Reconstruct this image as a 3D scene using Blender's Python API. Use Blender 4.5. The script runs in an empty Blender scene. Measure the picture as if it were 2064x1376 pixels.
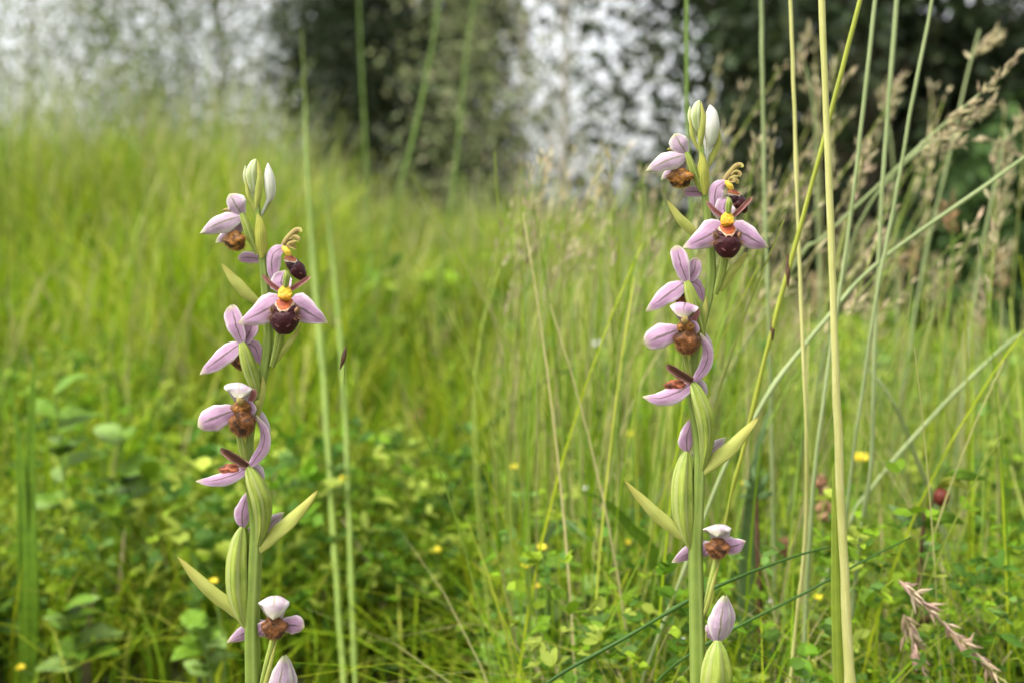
import bpy, math, random
import numpy as np
from mathutils import Vector

# ------------------------------------------------------------------ camera, sky, sun, exposure
SC = bpy.context.scene
S = 0.000145            # metres per photo pixel at the orchids' distance
D0 = 0.34               # camera to orchids
CH = 0.24               # camera height over the turf
K = S / D0
HZ = 480                # photo row of the eye level

cam_d = bpy.data.cameras.new('camera')
cam = bpy.data.objects.new('camera', cam_d); SC.collection.objects.link(cam)
cam.location = (0, 0, CH); cam.rotation_euler = (math.radians(90), 0, 0)
cam_d.sensor_width = 36; cam_d.lens = 36 / (2064 * K)
cam_d.shift_y = -(688 - HZ) / 2064
cam_d.clip_start = 0.01; cam_d.clip_end = 500
cam_d.dof.use_dof = True; cam_d.dof.focus_distance = D0 - 0.003; cam_d.dof.aperture_fstop = 10.8
SC.camera = cam

SUN_EL, SUN_AZ = 58, 240            # azimuth: compass-like, 180 = behind the camera
W = bpy.data.worlds.new('World'); SC.world = W; W.use_nodes = True
nt = W.node_tree; bg = nt.nodes['Background']
sky = nt.nodes.new('ShaderNodeTexSky'); sky.sky_type = 'NISHITA'; sky.sun_disc = False
sky.sun_elevation = math.radians(SUN_EL); sky.sun_rotation = math.radians(SUN_AZ)
sky.air_density = 1.0; sky.dust_density = 4.0; sky.ozone_density = 1.0
hs = nt.nodes.new('ShaderNodeHueSaturation'); hs.inputs['Saturation'].default_value = 0.14   # overcast: cloud grey-white
nt.links.new(sky.outputs[0], hs.inputs['Color']); nt.links.new(hs.outputs[0], bg.inputs['Color'])
bg.inputs['Strength'].default_value = 0.15
sd = bpy.data.lights.new('sun', 'SUN'); sd.energy = 1.25; sd.angle = math.radians(14); sd.color = (1, 0.96, 0.9)
sun = bpy.data.objects.new('sun', sd); SC.collection.objects.link(sun)
a, e = math.radians(SUN_AZ), math.radians(SUN_EL)
sv = Vector((math.sin(a) * math.cos(e), math.cos(a) * math.cos(e), math.sin(e)))
sun.rotation_euler = sv.to_track_quat('Z', 'Y').to_euler(); sun.location = sv * 10
vs = SC.view_settings; vs.view_transform = 'Standard'; vs.look = 'None'; vs.gamma = 1; vs.use_curve_mapping = False
vs.exposure = 1.38
SC.cycles.use_denoising = True
SC.cycles.max_bounces = 6; SC.cycles.diffuse_bounces = 3; SC.cycles.transmission_bounces = 4

R = np.random.default_rng(7); random.seed(7)

# ------------------------------------------------------------------ helpers
def PD(px, py, d):
    "photo pixel at distance d (metres) -> world"
    return np.array([(px - 1032) * K * d, d, CH + (HZ - py) * K * d])

ORG = {}
def props(o, label=None, cat=None, group=None, kind=None):
    if label: o['label'] = label
    if cat: o['category'] = cat
    if group: o['group'] = group
    if kind: o['kind'] = kind
    return o
def empty(name, loc, parent=None, **k):
    o = bpy.data.objects.new(name, None); SC.collection.objects.link(o); o.empty_display_size = 0.01
    loc = np.array(loc, float); ORG[o.name] = loc
    if parent is not None: o.parent = parent; o.location = loc - ORG[parent.name]
    else: o.location = loc
    return props(o, **k)
def mesh(name, v, f, mat, parent=None, uv=None, col=None, smooth=True, origin=None, mats=None, midx=None, **k):
    "v: world vertices (n,3); f: array (m,3|4) or list of arrays of both"
    v = np.asarray(v, float)
    o3 = np.array(origin, float) if origin is not None else (v.min(0) + v.max(0)) / 2 if parent is not None else np.array([(v[:, 0].min() + v[:, 0].max()) / 2, (v[:, 1].min() + v[:, 1].max()) / 2, v[:, 2].min()])
    fs = f if isinstance(f, list) else [f]
    fs = [np.asarray(x, int) for x in fs if len(x)]
    me = bpy.data.meshes.new(name)
    nl = sum(x.size for x in fs); npoly = sum(len(x) for x in fs)
    me.vertices.add(len(v)); me.vertices.foreach_set('co', (v - o3).astype(np.float32).ravel())
    li = np.concatenate([x.ravel() for x in fs]).astype(np.int32)
    tot = np.concatenate([np.full(len(x), x.shape[1]) for x in fs]).astype(np.int32)
    st = np.concatenate([[0], np.cumsum(tot)[:-1]]).astype(np.int32)
    me.loops.add(nl); me.loops.foreach_set('vertex_index', li)
    me.polygons.add(npoly); me.polygons.foreach_set('loop_start', st); me.polygons.foreach_set('loop_total', tot)
    me.polygons.foreach_set('use_smooth', np.full(npoly, smooth))
    if uv is not None:
        l = me.uv_layers.new(name='UVMap'); l.data.foreach_set('uv', np.asarray(uv, np.float32)[li].ravel())
    if col is not None:
        c = np.ones((len(v), 4), np.float32); c[:, :3] = col
        at = me.color_attributes.new('Col', 'FLOAT_COLOR', 'POINT'); at.data.foreach_set('color', c.ravel())
    for m in (mats or [mat]): me.materials.append(m)
    if midx is not None: me.polygons.foreach_set('material_index', np.asarray(midx, np.int32))
    me.update(); me.validate()
    o = bpy.data.objects.new(name, me); SC.collection.objects.link(o); ORG[o.name] = o3
    if parent is not None: o.parent = parent; o.location = o3 - ORG[parent.name]
    else: o.location = o3
    return props(o, **k)

def spline(pts, n):
    "Catmull-Rom through rows of pts (any width), n samples, roughly even in length"
    p = np.array(pts, float)
    if len(p) == 2: return p[0] + (p[1] - p[0]) * np.linspace(0, 1, n)[:, None]
    q = np.vstack([2 * p[0] - p[1], p, 2 * p[-1] - p[-2]])
    seg = np.linalg.norm(np.diff(p[:, :3], axis=0), axis=1); cum = np.concatenate([[0], np.cumsum(seg)])
    out = []
    for s in np.linspace(0, cum[-1], n):
        i = min(max(np.searchsorted(cum, s, 'right') - 1, 0), len(seg) - 1)
        t = (s - cum[i]) / max(seg[i], 1e-9)
        a, b, c, d = q[i], q[i + 1], q[i + 2], q[i + 3]
        out.append(0.5 * (2 * b + (c - a) * t + (2 * a - 5 * b + 4 * c - d) * t * t + (3 * b - a - 3 * c + d) * t ** 3))
    return np.array(out)
def norm(x): return x / np.maximum(np.linalg.norm(x, axis=-1, keepdims=True), 1e-12)
def grid_faces(nr, nc, close=False, off=0):
    i, j = np.meshgrid(np.arange(nr - 1), np.arange(nc if close else nc - 1), indexing='ij')
    j2 = (j + 1) % nc
    return np.stack([i * nc + j, i * nc + j2, (i + 1) * nc + j2, (i + 1) * nc + j], -1).reshape(-1, 4) + off

def tube_geo(pts, n=24, seg=10, ribs=0, rib=0.0, squash=1.0):
    "pts rows x,y,z,r -> verts, faces, uv (seam at the back)"
    p = spline(pts, n); c, r = p[:, :3], np.maximum(p[:, 3], 1e-5)
    t = norm(np.gradient(c, axis=0))
    sd_ = norm(np.cross(t, np.array([0, -1.0, 0.02]))); nn = np.cross(sd_, t)
    th = np.linspace(0, 2 * math.pi, seg + 1)
    rr = r[:, None] * (1 + rib * np.cos(ribs * th)[None] if ribs else np.ones((1, seg + 1)))
    v = c[:, None] + sd_[:, None] * (rr * np.sin(th))[..., None] - nn[:, None] * (squash * rr * np.cos(th))[..., None]
    uv = np.stack(np.meshgrid(np.linspace(0, 1, n), th / (2 * math.pi), indexing='ij'), -1)
    return v.reshape(-1, 3), grid_faces(n, seg + 1), uv.reshape(-1, 2)
PROF = {
    'ovate': [(0, .28), (.12, .72), (.3, 1), (.5, .97), (.7, .75), (.87, .42), (.96, .17), (1, .02)],
    'tri':   [(0, .55), (.12, .92), (.28, 1), (.5, .82), (.7, .56), (.87, .30), (.96, .13), (1, .02)],
    'round': [(0, .35), (.2, .75), (.45, .98), (.65, 1), (.82, .84), (.93, .55), (.98, .27), (1, .03)],
    'lance': [(0, .42), (.15, .78), (.35, 1), (.55, .92), (.75, .68), (.9, .36), (.97, .15), (1, .03)],
    'strap': [(0, .8), (.2, .95), (.5, 1), (.75, .9), (.9, .7), (.97, .4), (1, .05)],
}
def blade_geo(pts, hw, prof='ovate', face=(0, -1, 0), twist=0, cup=0.25, thick=0.032, nu=26, nv=13, wav=0.055, seed=0, fold=0.0, side=None):
    "petal/leaf: rounded thin body along a spine; cup>0 bends the edges towards -face (back)"
    p = spline(pts, nu); u = np.linspace(0, 1, nu)
    pr = np.array(PROF[prof]); w = hw * np.interp(u, pr[:, 0], pr[:, 1])
    t = norm(np.gradient(p, axis=0)); F = np.array(face, float)
    s = norm(np.cross(t, F))
    if side is not None: q_ = np.array(side, float)[None]; s = norm(q_ - t * (q_ * t).sum(1, keepdims=True))
    n = np.cross(s, t)
    tw = twist * u
    s2 = s * np.cos(tw)[:, None] + n * np.sin(tw)[:, None]; n2 = np.cross(s2, t)
    n2 = np.where((n2 @ F)[:, None] < 0, n2, n2) 
    vv = np.linspace(-1, 1, nv)
    rng = np.random.default_rng(seed + 11); ph = rng.uniform(0, 6, 4)
    rip = wav * hw * (np.sin(5 * u[:, None] + ph[0] + 2.2 * vv[None]) + 0.7 * np.sin(11 * u[:, None] + ph[1] - 3 * vv[None])) * (0.3 + np.abs(vv[None]))
    wob = 1 + 0.05 * np.sin(7 * u[:, None] + ph[2] + 2 * np.sign(vv[None])) * np.abs(vv[None]) + 0.035 * np.sin(17 * u[:, None] + ph[3] + 1.3 * np.sign(vv[None])) * np.abs(vv[None])
    wob = wob + 0 * np.sin(7 * u[:, None] + ph[2] + 2 * np.sign(vv[None])) * np.abs(vv[None])
    base = p[:, None] + s2[:, None] * (w[:, None] * vv[None] * wob)[..., None]
    bend = -cup * w[:, None] * (vv[None] ** 2) + rip + fold * w[:, None] * np.abs(vv[None])
    th = thick * hw * (1 - 0.85 * vv[None] ** 2) * np.sqrt(np.clip(w / hw, .05, 1))[:, None]
    fr = base + n2[:, None] * (bend + th)[..., None]
    bk = base + n2[:, None] * (bend - th)[..., None]
    ring = np.concatenate([fr, bk[:, ::-1]], 1); nc = 2 * nv
    vq = np.concatenate([(vv + 1) / 2, ((vv + 1) / 2)[::-1]])
    uv = np.stack(np.meshgrid(u, vq, indexing='ij'), -1)
    return ring.reshape(-1, 3), grid_faces(nu, nc, True), uv.reshape(-1, 2)
def join(geos):
    V, Fq, U = [], [], []; o = 0
    for g in geos:
        V.append(g[0]); Fq.append(g[1] + o); U.append(g[2]); o += len(g[0])
    return np.concatenate(V), np.concatenate(Fq), np.concatenate(U)

# ------------------------------------------------------------------ materials
class N:
    def __init__(self, name):
        self.m = bpy.data.materials.new(name); self.m.use_nodes = True; self.t = self.m.node_tree
        self.b = self.t.nodes['Principled BSDF']; self.o = self.t.nodes['Material Output']
    def new(self, ty, **kw):
        n = self.t.nodes.new(ty)
        for k, v in kw.items(): setattr(n, k, v)
        return n
    def put(self, s, v):
        if hasattr(v, 'is_output'): self.t.links.new(v, s)
        else: s.default_value = v if not (isinstance(v, tuple) and len(v) == 3 and s.type == 'RGBA') else (*v, 1)
    def math(self, op, a, b=0.0, c=0.0):
        n = self.new('ShaderNodeMath', operation=op); self.put(n.inputs[0], a); self.put(n.inputs[1], b); self.put(n.inputs[2], c); return n.outputs[0]
    def step(self, x, a, b, lo=0.0, hi=1.0):
        n = self.new('ShaderNodeMapRange', interpolation_type='SMOOTHSTEP'); self.put(n.inputs[0], x)
        for i, q in enumerate((a, b, lo, hi)): n.inputs[i + 1].default_value = q
        return n.outputs[0]
    def mix(self, f, a, b, ty='MIX'):
        n = self.new('ShaderNodeMix', data_type='RGBA', blend_type=ty); self.put(n.inputs[0], f); self.put(n.inputs[6], a); self.put(n.inputs[7], b); return n.outputs[2]
    def uv(self):
        n = self.new('ShaderNodeUVMap'); s = self.new('ShaderNodeSeparateXYZ'); self.t.links.new(n.outputs[0], s.inputs[0]); return s.outputs[0], s.outputs[1], n.outputs[0]
    def noise(self, vec, scale, detail=3, rough=.55, sc=None):
        n = self.new('ShaderNodeTexNoise'); n.inputs['Scale'].default_value = scale; n.inputs['Detail'].default_value = detail; n.inputs['Roughness'].default_value = rough
        if sc:
            mp = self.new('ShaderNodeMapping'); mp.inputs['Scale'].default_value = sc; self.t.links.new(vec, mp.inputs[0]); vec = mp.outputs[0]
        self.t.links.new(vec, n.inputs['Vector']); return n.outputs[0]
    def obj(self): return self.new('ShaderNodeTexCoord').outputs['Object']
    def bump(self, h, strength=.3, dist=.0002):
        n = self.new('ShaderNodeBump'); n.inputs['Strength'].default_value = strength; n.inputs['Distance'].default_value = dist
        self.t.links.new(h, n.inputs['Height']); self.t.links.new(n.outputs[0], self.b.inputs['Normal']); return n.outputs[0]
    def done(self, col, rough=.5, trans=0.0, spec=.4, tcol=None):
        self.put(self.b.inputs['Base Color'], col); self.b.inputs['Roughness'].default_value = rough
        self.b.inputs['Specular IOR Level'].default_value = spec
        if trans:
            tr = self.new('ShaderNodeBsdfTranslucent'); self.put(tr.inputs[0], tcol if tcol is not None else col)
            mx = self.new('ShaderNodeMixShader'); mx.inputs[0].default_value = trans
            self.t.links.new(self.b.outputs[0], mx.inputs[1]); self.t.links.new(tr.outputs[0], mx.inputs[2]); self.t.links.new(mx.outputs[0], self.o.inputs[0])
        return self.m

def petal_mat(name, base, deep, edge, tip, rib, ribw=.09, trans=.36):
    n = N(name); u, v, uvv = n.uv(); ob = n.obj()
    dv = n.math('MULTIPLY_ADD', n.noise(ob, 420, 2), .16, -.08)
    av = n.math('ABSOLUTE', n.math('MULTIPLY_ADD', n.math('ADD', v, dv), 2, -1))
    blot = n.noise(ob, 260, 3); streak = n.noise(uvv, 6, 3, .6, (1.2, 9, 1))
    c = n.mix(n.step(blot, .35, .7), base, deep)
    c = n.mix(n.math('MULTIPLY', n.step(streak, .52, .68), .5), c, deep)
    for q in (.33, .62):      # side veins
        d = n.math('ABSOLUTE', n.math('SUBTRACT', av, q))
        c = n.mix(n.math('MULTIPLY', n.step(d, .04, .0), .22), c, rib)
    ribm = n.math('MULTIPLY', n.step(av, ribw * 1.6, ribw * .3), n.step(u, 1.02, .6))
    c = n.mix(n.math('MULTIPLY', ribm, .85), c, rib)
    c = n.mix(n.math('MULTIPLY', n.step(av, .55, 1.0), .9), c, edge)
    c = n.mix(n.step(u, .80, .99), c, tip)
    n.bump(n.math('ADD', streak, n.noise(ob, 1400, 3)), .75, .0004)
    n.b.inputs['Sheen Weight'].default_value = .15
    return n.done(c, .5, trans, .35)
RIBC = (.16, .12, .08)
M_LILAC = petal_mat('lilac_petal', (.70, .46, .62), (.60, .34, .54), (.86, .74, .76), (.68, .62, .38), RIBC)
M_PALE = petal_mat('pale_pink_petal', (.72, .57, .65), (.60, .42, .56), (.82, .78, .70), (.70, .72, .38), (.25, .24, .10))
M_WHITE = petal_mat('white_pink_petal', (.72, .64, .66), (.62, .46, .56), (.80, .75, .70), (.74, .70, .50), (.50, .45, .25), .07)
M_HORN = petal_mat('pink_horn_petal', (.62, .28, .26), (.50, .18, .18), (.72, .42, .32), (.66, .45, .25), (.38, .14, .10), .15)
M_BROWNP = petal_mat('brown_horn_petal', (.20, .075, .035), (.13, .045, .025), (.62, .33, .28), (.42, .22, .15), (.09, .03, .02), .2)
M_YELP = petal_mat('yellow_green_petal', (.55, .42, .12), (.50, .33, .14), (.66, .58, .20), (.58, .56, .10), (.36, .30, .05), .12)

def green_mat(name, base, dark, light, vein=9, rough=.42, trans=.15, tip=None):
    n = N(name); u, v, uvv = n.uv(); ob = n.obj()
    st = n.noise(uvv, 5, 4, .6, (.8, 12, 1)); bl = n.noise(ob, 180, 3)
    w = n.math('SINE', n.math('MULTIPLY', v, vein * 6.283))
    c = n.mix(n.step(bl, .35, .68), base, dark)
    c = n.mix(n.math('MULTIPLY', n.step(w, .35, 1), .55), c, light)
    c = n.mix(n.math('MULTIPLY', n.step(st, .5, .72), .6), c, light)
    if tip: c = n.mix(n.step(u, .55, 1.0), c, tip)
    n.bump(n.math('ADD', n.math('MULTIPLY', w, .25), st), .4, .0003)
    return n.done(c, rough, trans, .22)
M_STEM = green_mat('orchid_stem', (.20, .27, .05), (.165, .23, .045), (.25, .31, .085), 5, .38, .05)
M_OVARY = green_mat('orchid_ovary', (.28, .34, .055), (.18, .25, .035), (.50, .53, .20), 6, .4, .1)
M_BRACT = green_mat('orchid_bract', (.56, .58, .14), (.46, .50, .09), (.66, .66, .28), 7, .45, .35, (.56, .52, .13))
M_BRACTY = green_mat('orchid_young_bract', (.46, .46, .06), (.38, .40, .05), (.62, .60, .22), 5, .42, .3)
M_BUD = green_mat('orchid_bud', (.55, .60, .30), (.42, .50, .18), (.78, .80, .60), 5, .42, .25)
M_BUDW = green_mat('orchid_pale_bud', (.66, .64, .58), (.52, .55, .38), (.80, .80, .70), 4, .42, .25)

n = N('lip_velvet'); ca = n.new('ShaderNodeVertexColor', layer_name='Col'); ob = n.obj()
nz = n.noise(ob, 1500, 4, .65)
c = n.mix(n.step(nz, .3, .75), n.mix(1, ca.outputs[0], (.62, .62, .62), 'MULTIPLY'), n.mix(1, ca.outputs[0], (1.35, 1.3, 1.25), 'MULTIPLY'))
n.bump(nz, .6, .0004); n.b.inputs['Sheen Weight'].default_value = .04
M_LIP = n.done(c, .45, 0, .22)

def attr_mat(name, rough=.5, trans=.3, spec=.35, gain=1.0):
    n = N(name); ca = n.new('ShaderNodeVertexColor', layer_name='Col'); ob = n.obj()
    z = n.noise(ob, 35, 3)
    c = n.mix(n.step(z, .3, .7), n.mix(1, ca.outputs[0], (.78, .8, .75), 'MULTIPLY'), n.mix(1, ca.outputs[0], (1.2, 1.15, 1.1), 'MULTIPLY'))
    return n.done(c, rough, trans, spec)
M_GRASS = attr_mat('grass_blades', .55, .42, .12)
M_HERB = attr_mat('herb_leaves', .55, .36, .15)
M_TREELEAF = attr_mat('tree_leaves', .6, .25, .25)
M_SEED = attr_mat('seed_chaff', .7, .2, .2)
def plain(name, a, b, scale=60, rough=.6, trans=0, st=None):
    n = N(name); ob = n.obj(); z = n.noise(ob, scale, 4, .6, st); n.bump(z, .4, .001)
    return n.done(n.mix(n.step(z, .3, .7), a, b), rough, trans, .3)
M_BARK = plain('tree_bark', (.10, .08, .055), (.20, .16, .11), 20, .85)
M_BARKP = plain('pale_tree_bark', (.26, .23, .17), (.40, .37, .30), 16, .8)
M_SOIL = plain('meadow_soil', (.045, .05, .018), (.09, .10, .03), 30, .95)
M_BROWNSTEM = plain('brown_herb_stem', (.055, .028, .014), (.12, .065, .03), 300, .6)
M_REDBUD = plain('red_brown_bud', (.08, .012, .006), (.17, .03, .012), 500, .6)
M_YFLOWER = plain('yellow_flower_petals', (.75, .60, .02), (.85, .72, .06), 400, .5, .25)
M_WFLOWER = plain('white_flower_petals', (.75, .72, .74), (.85, .82, .82), 400, .5, .25)
def stalk_mat(name, a, b, light):
    n = N(name); u, v, uvv = n.uv(); ob = n.obj()
    blot = n.noise(ob, 28, 4, .6); st = n.noise(uvv, 4, 3, .6, (6, 5, 1)); spk = n.noise(ob, 900, 2)
    c = n.mix(n.step(blot, .38, .66), a, b); c = n.mix(n.math('MULTIPLY', n.step(st, .5, .7), .7), c, light)
    c = n.mix(n.math('MULTIPLY', n.step(blot, .66, .76), .55), c, (.34, .26, .11)); c = n.mix(n.math('MULTIPLY', n.step(spk, .68, .76), .35), c, (.16, .12, .04))
    n.bump(st, .4, .0003); return n.done(c, .5, .08, .25)
M_STRAW = stalk_mat('straw_stalk', (.52, .50, .18), (.42, .42, .12), (.70, .66, .34))
M_PALEGREEN = stalk_mat('pale_green_stalk', (.28, .34, .14), (.21, .27, .10), (.42, .45, .25))
M_GREEN = stalk_mat('green_stalk', (.17, .27, .05), (.12, .20, .035), (.28, .36, .10))
M_YGREEN = stalk_mat('yellow_green_stalk', (.36, .40, .05), (.28, .32, .04), (.46, .46, .10))
M_SOFT = stalk_mat('soft_yellow_green_stalk', (.17, .24, .035), (.13, .20, .03), (.23, .28, .06))
M_DARKG = stalk_mat('dark_green_blade', (.04, .10, .012), (.03, .07, .01), (.07, .15, .025))
M_LEAFG = green_mat('broad_green_leaf', (.15, .28, .015), (.09, .20, .012), (.24, .36, .05), 6, .45, .3)
M_BLUEG = green_mat('blue_green_leaf', (.15, .25, .08), (.11, .20, .06), (.25, .34, .15), 5, .45, .25)
M_SHEATH = green_mat('leaf_sheath', (.22, .29, .03), (.17, .24, .025), (.30, .35, .06), 8, .4, .1)

# ------------------------------------------------------------------ ground
def terrain():
    ys = np.concatenate([np.linspace(-3, 8, 45), [12, 20, 40, 80, 160]]); xs = np.concatenate([[-160, -60, -25, -12], np.linspace(-7, 7, 57), [12, 25, 60, 160]])
    X, Y = np.meshgrid(xs, ys, indexing='xy'); Z = .012 * np.sin(3.1 * X + 1) * np.cos(2.3 * Y) * np.clip(Y / 3, 0, 1)
    v = np.stack([X, Y, Z], -1).reshape(-1, 3)
    mesh('meadow_ground', v, grid_faces(len(ys), len(xs)), M_SOIL, kind='structure', origin=(0, 0, 0))
terrain()

# ------------------------------------------------------------------ trees
def leaf_cloud(centers, n_each, spread, size, cols, droop=0.0, rng=R, flat=.5):
    c = np.repeat(centers, n_each, 0); m = len(c)
    p = c + rng.normal(0, 1, (m, 3)) * np.asarray(spread)
    if droop: p[:, 2] -= np.abs(rng.normal(0, droop, m))
    L = size * rng.uniform(.6, 1.3, m)
    d = norm(rng.normal(0, 1, (m, 3)) - np.array([0, 0, .4 + droop])); q = norm(np.cross(d, rng.normal(0, 1, (m, 3)))); nn = np.cross(d, q)
    w = L * .34
    v = np.stack([p, p + d * (L * .42)[:, None] + q * w[:, None] + nn * (.12 * L)[:, None], p + d * L[:, None],
                  p + d * (L * .42)[:, None] - q * w[:, None] + nn * (.12 * L)[:, None]], 1)
    i = np.arange(m)[:, None] * 4
    f = np.concatenate([i + [0, 1, 2], i + [0, 2, 3]])
    ci = np.asarray(cols)[rng.integers(0, len(cols), m)] * rng.uniform(.75, 1.25, (m, 1))
    return v.reshape(-1, 3), f, np.repeat(ci, 4, 0)
def tree(name, x, y, h, rad, label, cols, n_cl, n_each, spread, size, bark, low=.15, droop=0.0, shape='oval', seed=1, trunk=.06, group=None, cat='tree'):
    rng = np.random.default_rng(seed)
    root = empty(name, (x, y, 0), label=label, cat=cat, group=group)
    trunk_pts = [(x, y, -.05, trunk), (x + .03, y, h * .3, trunk * .8), (x - .04, y + .05, h * .6, trunk * .5), (x, y, h * .95, trunk * .12)]
    v, f, uv = tube_geo(trunk_pts, 20, 9); mesh('trunk', v, f, bark, root, uv=uv)
    cl, geos = [], []
    for i in range(n_cl):
        t = rng.uniform(low, 1) if shape != 'cone' else low + (1 - low) * (1 - math.sqrt(rng.uniform(0, 1)))
        r = rad * {'oval': math.sqrt(max(0, 1 - (2 * t - .85) ** 2 * .75)), 'cone': (1.02 - t) ** .7, 'col': 1 - .5 * t ** 3}[shape]
        az = rng.uniform(0, 2 * math.pi); q = r * math.sqrt(rng.uniform(.12, 1))
        c = np.array([x + q * math.cos(az), y + q * math.sin(az), h * t]); cl.append(c)
        if i % 3 == 0:
            zt = h * max(.04, t - .10 - .1 * q); b = np.array([x, y, zt])
            mid = (b + c) / 2 + np.array([0, 0, .04 + .03 * rng.normal()])
            geos.append(tube_geo([(*b, trunk * .3), (*mid, trunk * .17), (*c, trunk * .05)], 8, 5))
    v, f, uv = join(geos); mesh('limbs', v, f, bark, root, uv=uv)
    v, f, col = leaf_cloud(np.array(cl), n_each, spread, size, cols, droop, rng)
    v[:, 2] = np.maximum(v[:, 2], .02)
    mesh('crown', v, f, M_TREELEAF, root, col=col, smooth=False, kind='stuff')
DARK = np.array([(.020, .034, .012), (.028, .045, .015), (.035, .058, .020), (.045, .060, .022)])
GREY = np.array([(.22, .26, .11), (.27, .30, .13), (.17, .22, .09), (.30, .30, .17), (.14, .18, .07)])
MID = np.array([(.05, .10, .025), (.07, .13, .03), (.04, .08, .02)])
def X(px, d): return (px - 1032) * K * d
TG = 'trees along the far edge of the meadow'
tree('birch_tree', X(60, 24), 24, 15, 3.6, 'pale grey-green thin-leaved tree at the far left edge, sky showing through', GREY * (.95, 1.05, .85), 190, 130, (.6, .6, .8), .13, M_BARKP, .05, .4, 'oval', 3, .045, TG)
tree('birch_tree', X(440, 26), 26, 16, 3.0, 'tall olive-green blurred tree behind the left orchid, left of the dark conifer', GREY * (.75, .85, .6), 260, 150, (.5, .5, .8), .13, M_BARKP, .04, .4, 'oval', 4, .05, TG)
tree('conifer_tree', X(815, 14), 14, 11, 1.22, 'dark narrow conifer standing between the two pale trees', DARK * .8, 420, 160, (.24, .24, .26), .11, M_BARK, .03, .02, 'col', 5, .07, TG)
tree('birch_tree', X(1130, 6.4), 6.4, 5.2, .95, 'pale loose-leaved tree full of white sky gaps, left of the right orchid', np.vstack([GREY, GREY * .45]), 120, 52, (.11, .11, .14), .05, M_BARKP, .05, .10, 'oval', 6, .022, TG)
tree('birch_tree', X(1045, 8.5), 8.5, 5.6, .75, 'pale loose tree filling the gap just right of the dark conifer', np.vstack([GREY, GREY * .5]), 90, 56, (.13, .13, .17), .06, M_BARKP, .05, .14, 'oval', 16, .022, TG)
tree('yew_tree', X(1490, 3.5), 3.5, 3.6, .37, 'dark yew just right of the right orchid, nearest the pale tree', DARK, 190, 80, (.10, .10, .11), .045, M_BARK, .03, .02, 'col', 8, .06, TG)
tree('yew_tree', X(1730, 3.1), 3.1, 3.2, .35, 'blackish yew behind the tall straw-coloured stalks', DARK, 230, 90, (.10, .10, .11), .045, M_BARK, .03, .02, 'col', 9, .07, TG)
tree('yew_tree', X(2000, 3.3), 3.3, .80, .40, 'low dark yew at the right edge with bright sky over its top', DARK * 1.15, 170, 90, (.08, .08, .05), .045, M_BARK, .04, .02, 'oval', 10, .06, TG)
tree('yew_tree', X(2260, 4.0), 4.0, 2.6, .40, 'tall dark yew cut by the right edge of the view', DARK, 150, 80, (.09, .09, .10), .045, M_BARK, .03, .02, 'col', 14, .06, TG)
tree('hawthorn_bush', X(2075, 2.7), 2.7, .42, .20, 'mid-green leafy bush at the right edge below the dark yew', MID, 60, 60, (.06, .06, .06), .04, M_BARK, .08, .0, 'oval', 12, .02, None, 'bush')

# ------------------------------------------------------------------ meadow stuff
GCOL = np.array([(.27, .38, .012), (.19, .32, .010), (.34, .41, .02), (.12, .23, .010), (.39, .43, .06), (.24, .38, .015)])
STRAWC = np.array([(.42, .38, .18), (.36, .34, .14), (.44, .36, .22)])
def grass_arrays(x, y, h, w, lean, col, rng, nk=5, tipw=.12, curve=2.0):
    m = len(x); az = rng.uniform(0, 2 * math.pi, m); fa = az + math.pi / 2 + rng.normal(0, .5, m)
    t = np.linspace(0, 1, nk)[None]
    hx = (h * lean)[:, None] * t ** curve; hz = h[:, None] * t * (1 - .25 * (lean[:, None] * t) ** 2)
    cx = x[:, None] + np.cos(az)[:, None] * hx; cy = y[:, None] + np.sin(az)[:, None] * hx
    ww = w[:, None] * (tipw + (1 - tipw) * (1 - t ** 1.6)) * .5
    sx, sy = np.cos(fa)[:, None] * ww, np.sin(fa)[:, None] * ww
    z0 = 0
    a = np.stack([cx - sx, cy - sy, hz + z0], -1); b = np.stack([cx + sx, cy + sy, hz + z0], -1)
    v = np.stack([a, b], 2)           # m,nk,2,3
    i = (np.arange(m) * nk * 2)[:, None] + np.arange(nk - 1)[None] * 2
    f = np.stack([i, i + 1, i + 3, i + 2], -1).reshape(-1, 4)
    return v.reshape(-1, 3), f, np.repeat(col, nk * 2, 0)
def scatter(n, d0, d1, pw, rng, half=.55, pad=.12):
    u = rng.uniform(0, 1, n); d = (d0 ** pw + u * (d1 ** pw - d0 ** pw)) ** (1 / pw)
    x = rng.uniform(-1, 1, n) * (half * d + pad); return x, d
def col_pick(n, pal, rng, var=.22): return np.asarray(pal)[rng.integers(0, len(pal), n)] * rng.uniform(1 - var, 1 + var, (n, 1))
def hmax(px, d):
    left = np.interp(d, [.5, .8, 1.1, 1.5, 2, 3, 4.5], [.06, .11, .17, .27, .39, .52, .62])
    right = np.interp(d, [.5, .8, 1.1, 1.5, 2, 3, 4.5], [.06, .085, .08, .07, .05, .03, .02])
    midr = np.interp(d, [.5, .8, 1.1, 1.5, 2, 3, 4.5], [.06, .10, .15, .20, .25, .29, .34])
    k1 = np.clip((px - 450) / 350, 0, 1); k2 = np.clip((px - 1300) / 350, 0, 1)
    return (left * (1 - k1) + midr * k1) * (1 - k2) + right * k2
def concat(parts):
    V, Fc, C = [], [], []; o = 0
    for v, f, c in parts: V.append(v); Fc.append(f + o); C.append(c); o += len(v)
    return np.concatenate(V), np.concatenate(Fc), np.concatenate(C)
parts = []
x, d = scatter(52000, .62, 5.2, 1.15, R); px = 1032 + x / (K * d)
h = hmax(px, d) * R.uniform(.45, 1.05, len(x)) * (1 + .12 * np.sin(9 * x / d + 2 * d))
patch = .85 + .30 * np.sin(5.1 * x + 2 * np.sin(3 * d)) * np.cos(4.3 * d) + .22 * np.sin(37 * x / d + 3 * np.sin(2 * d))
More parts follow.
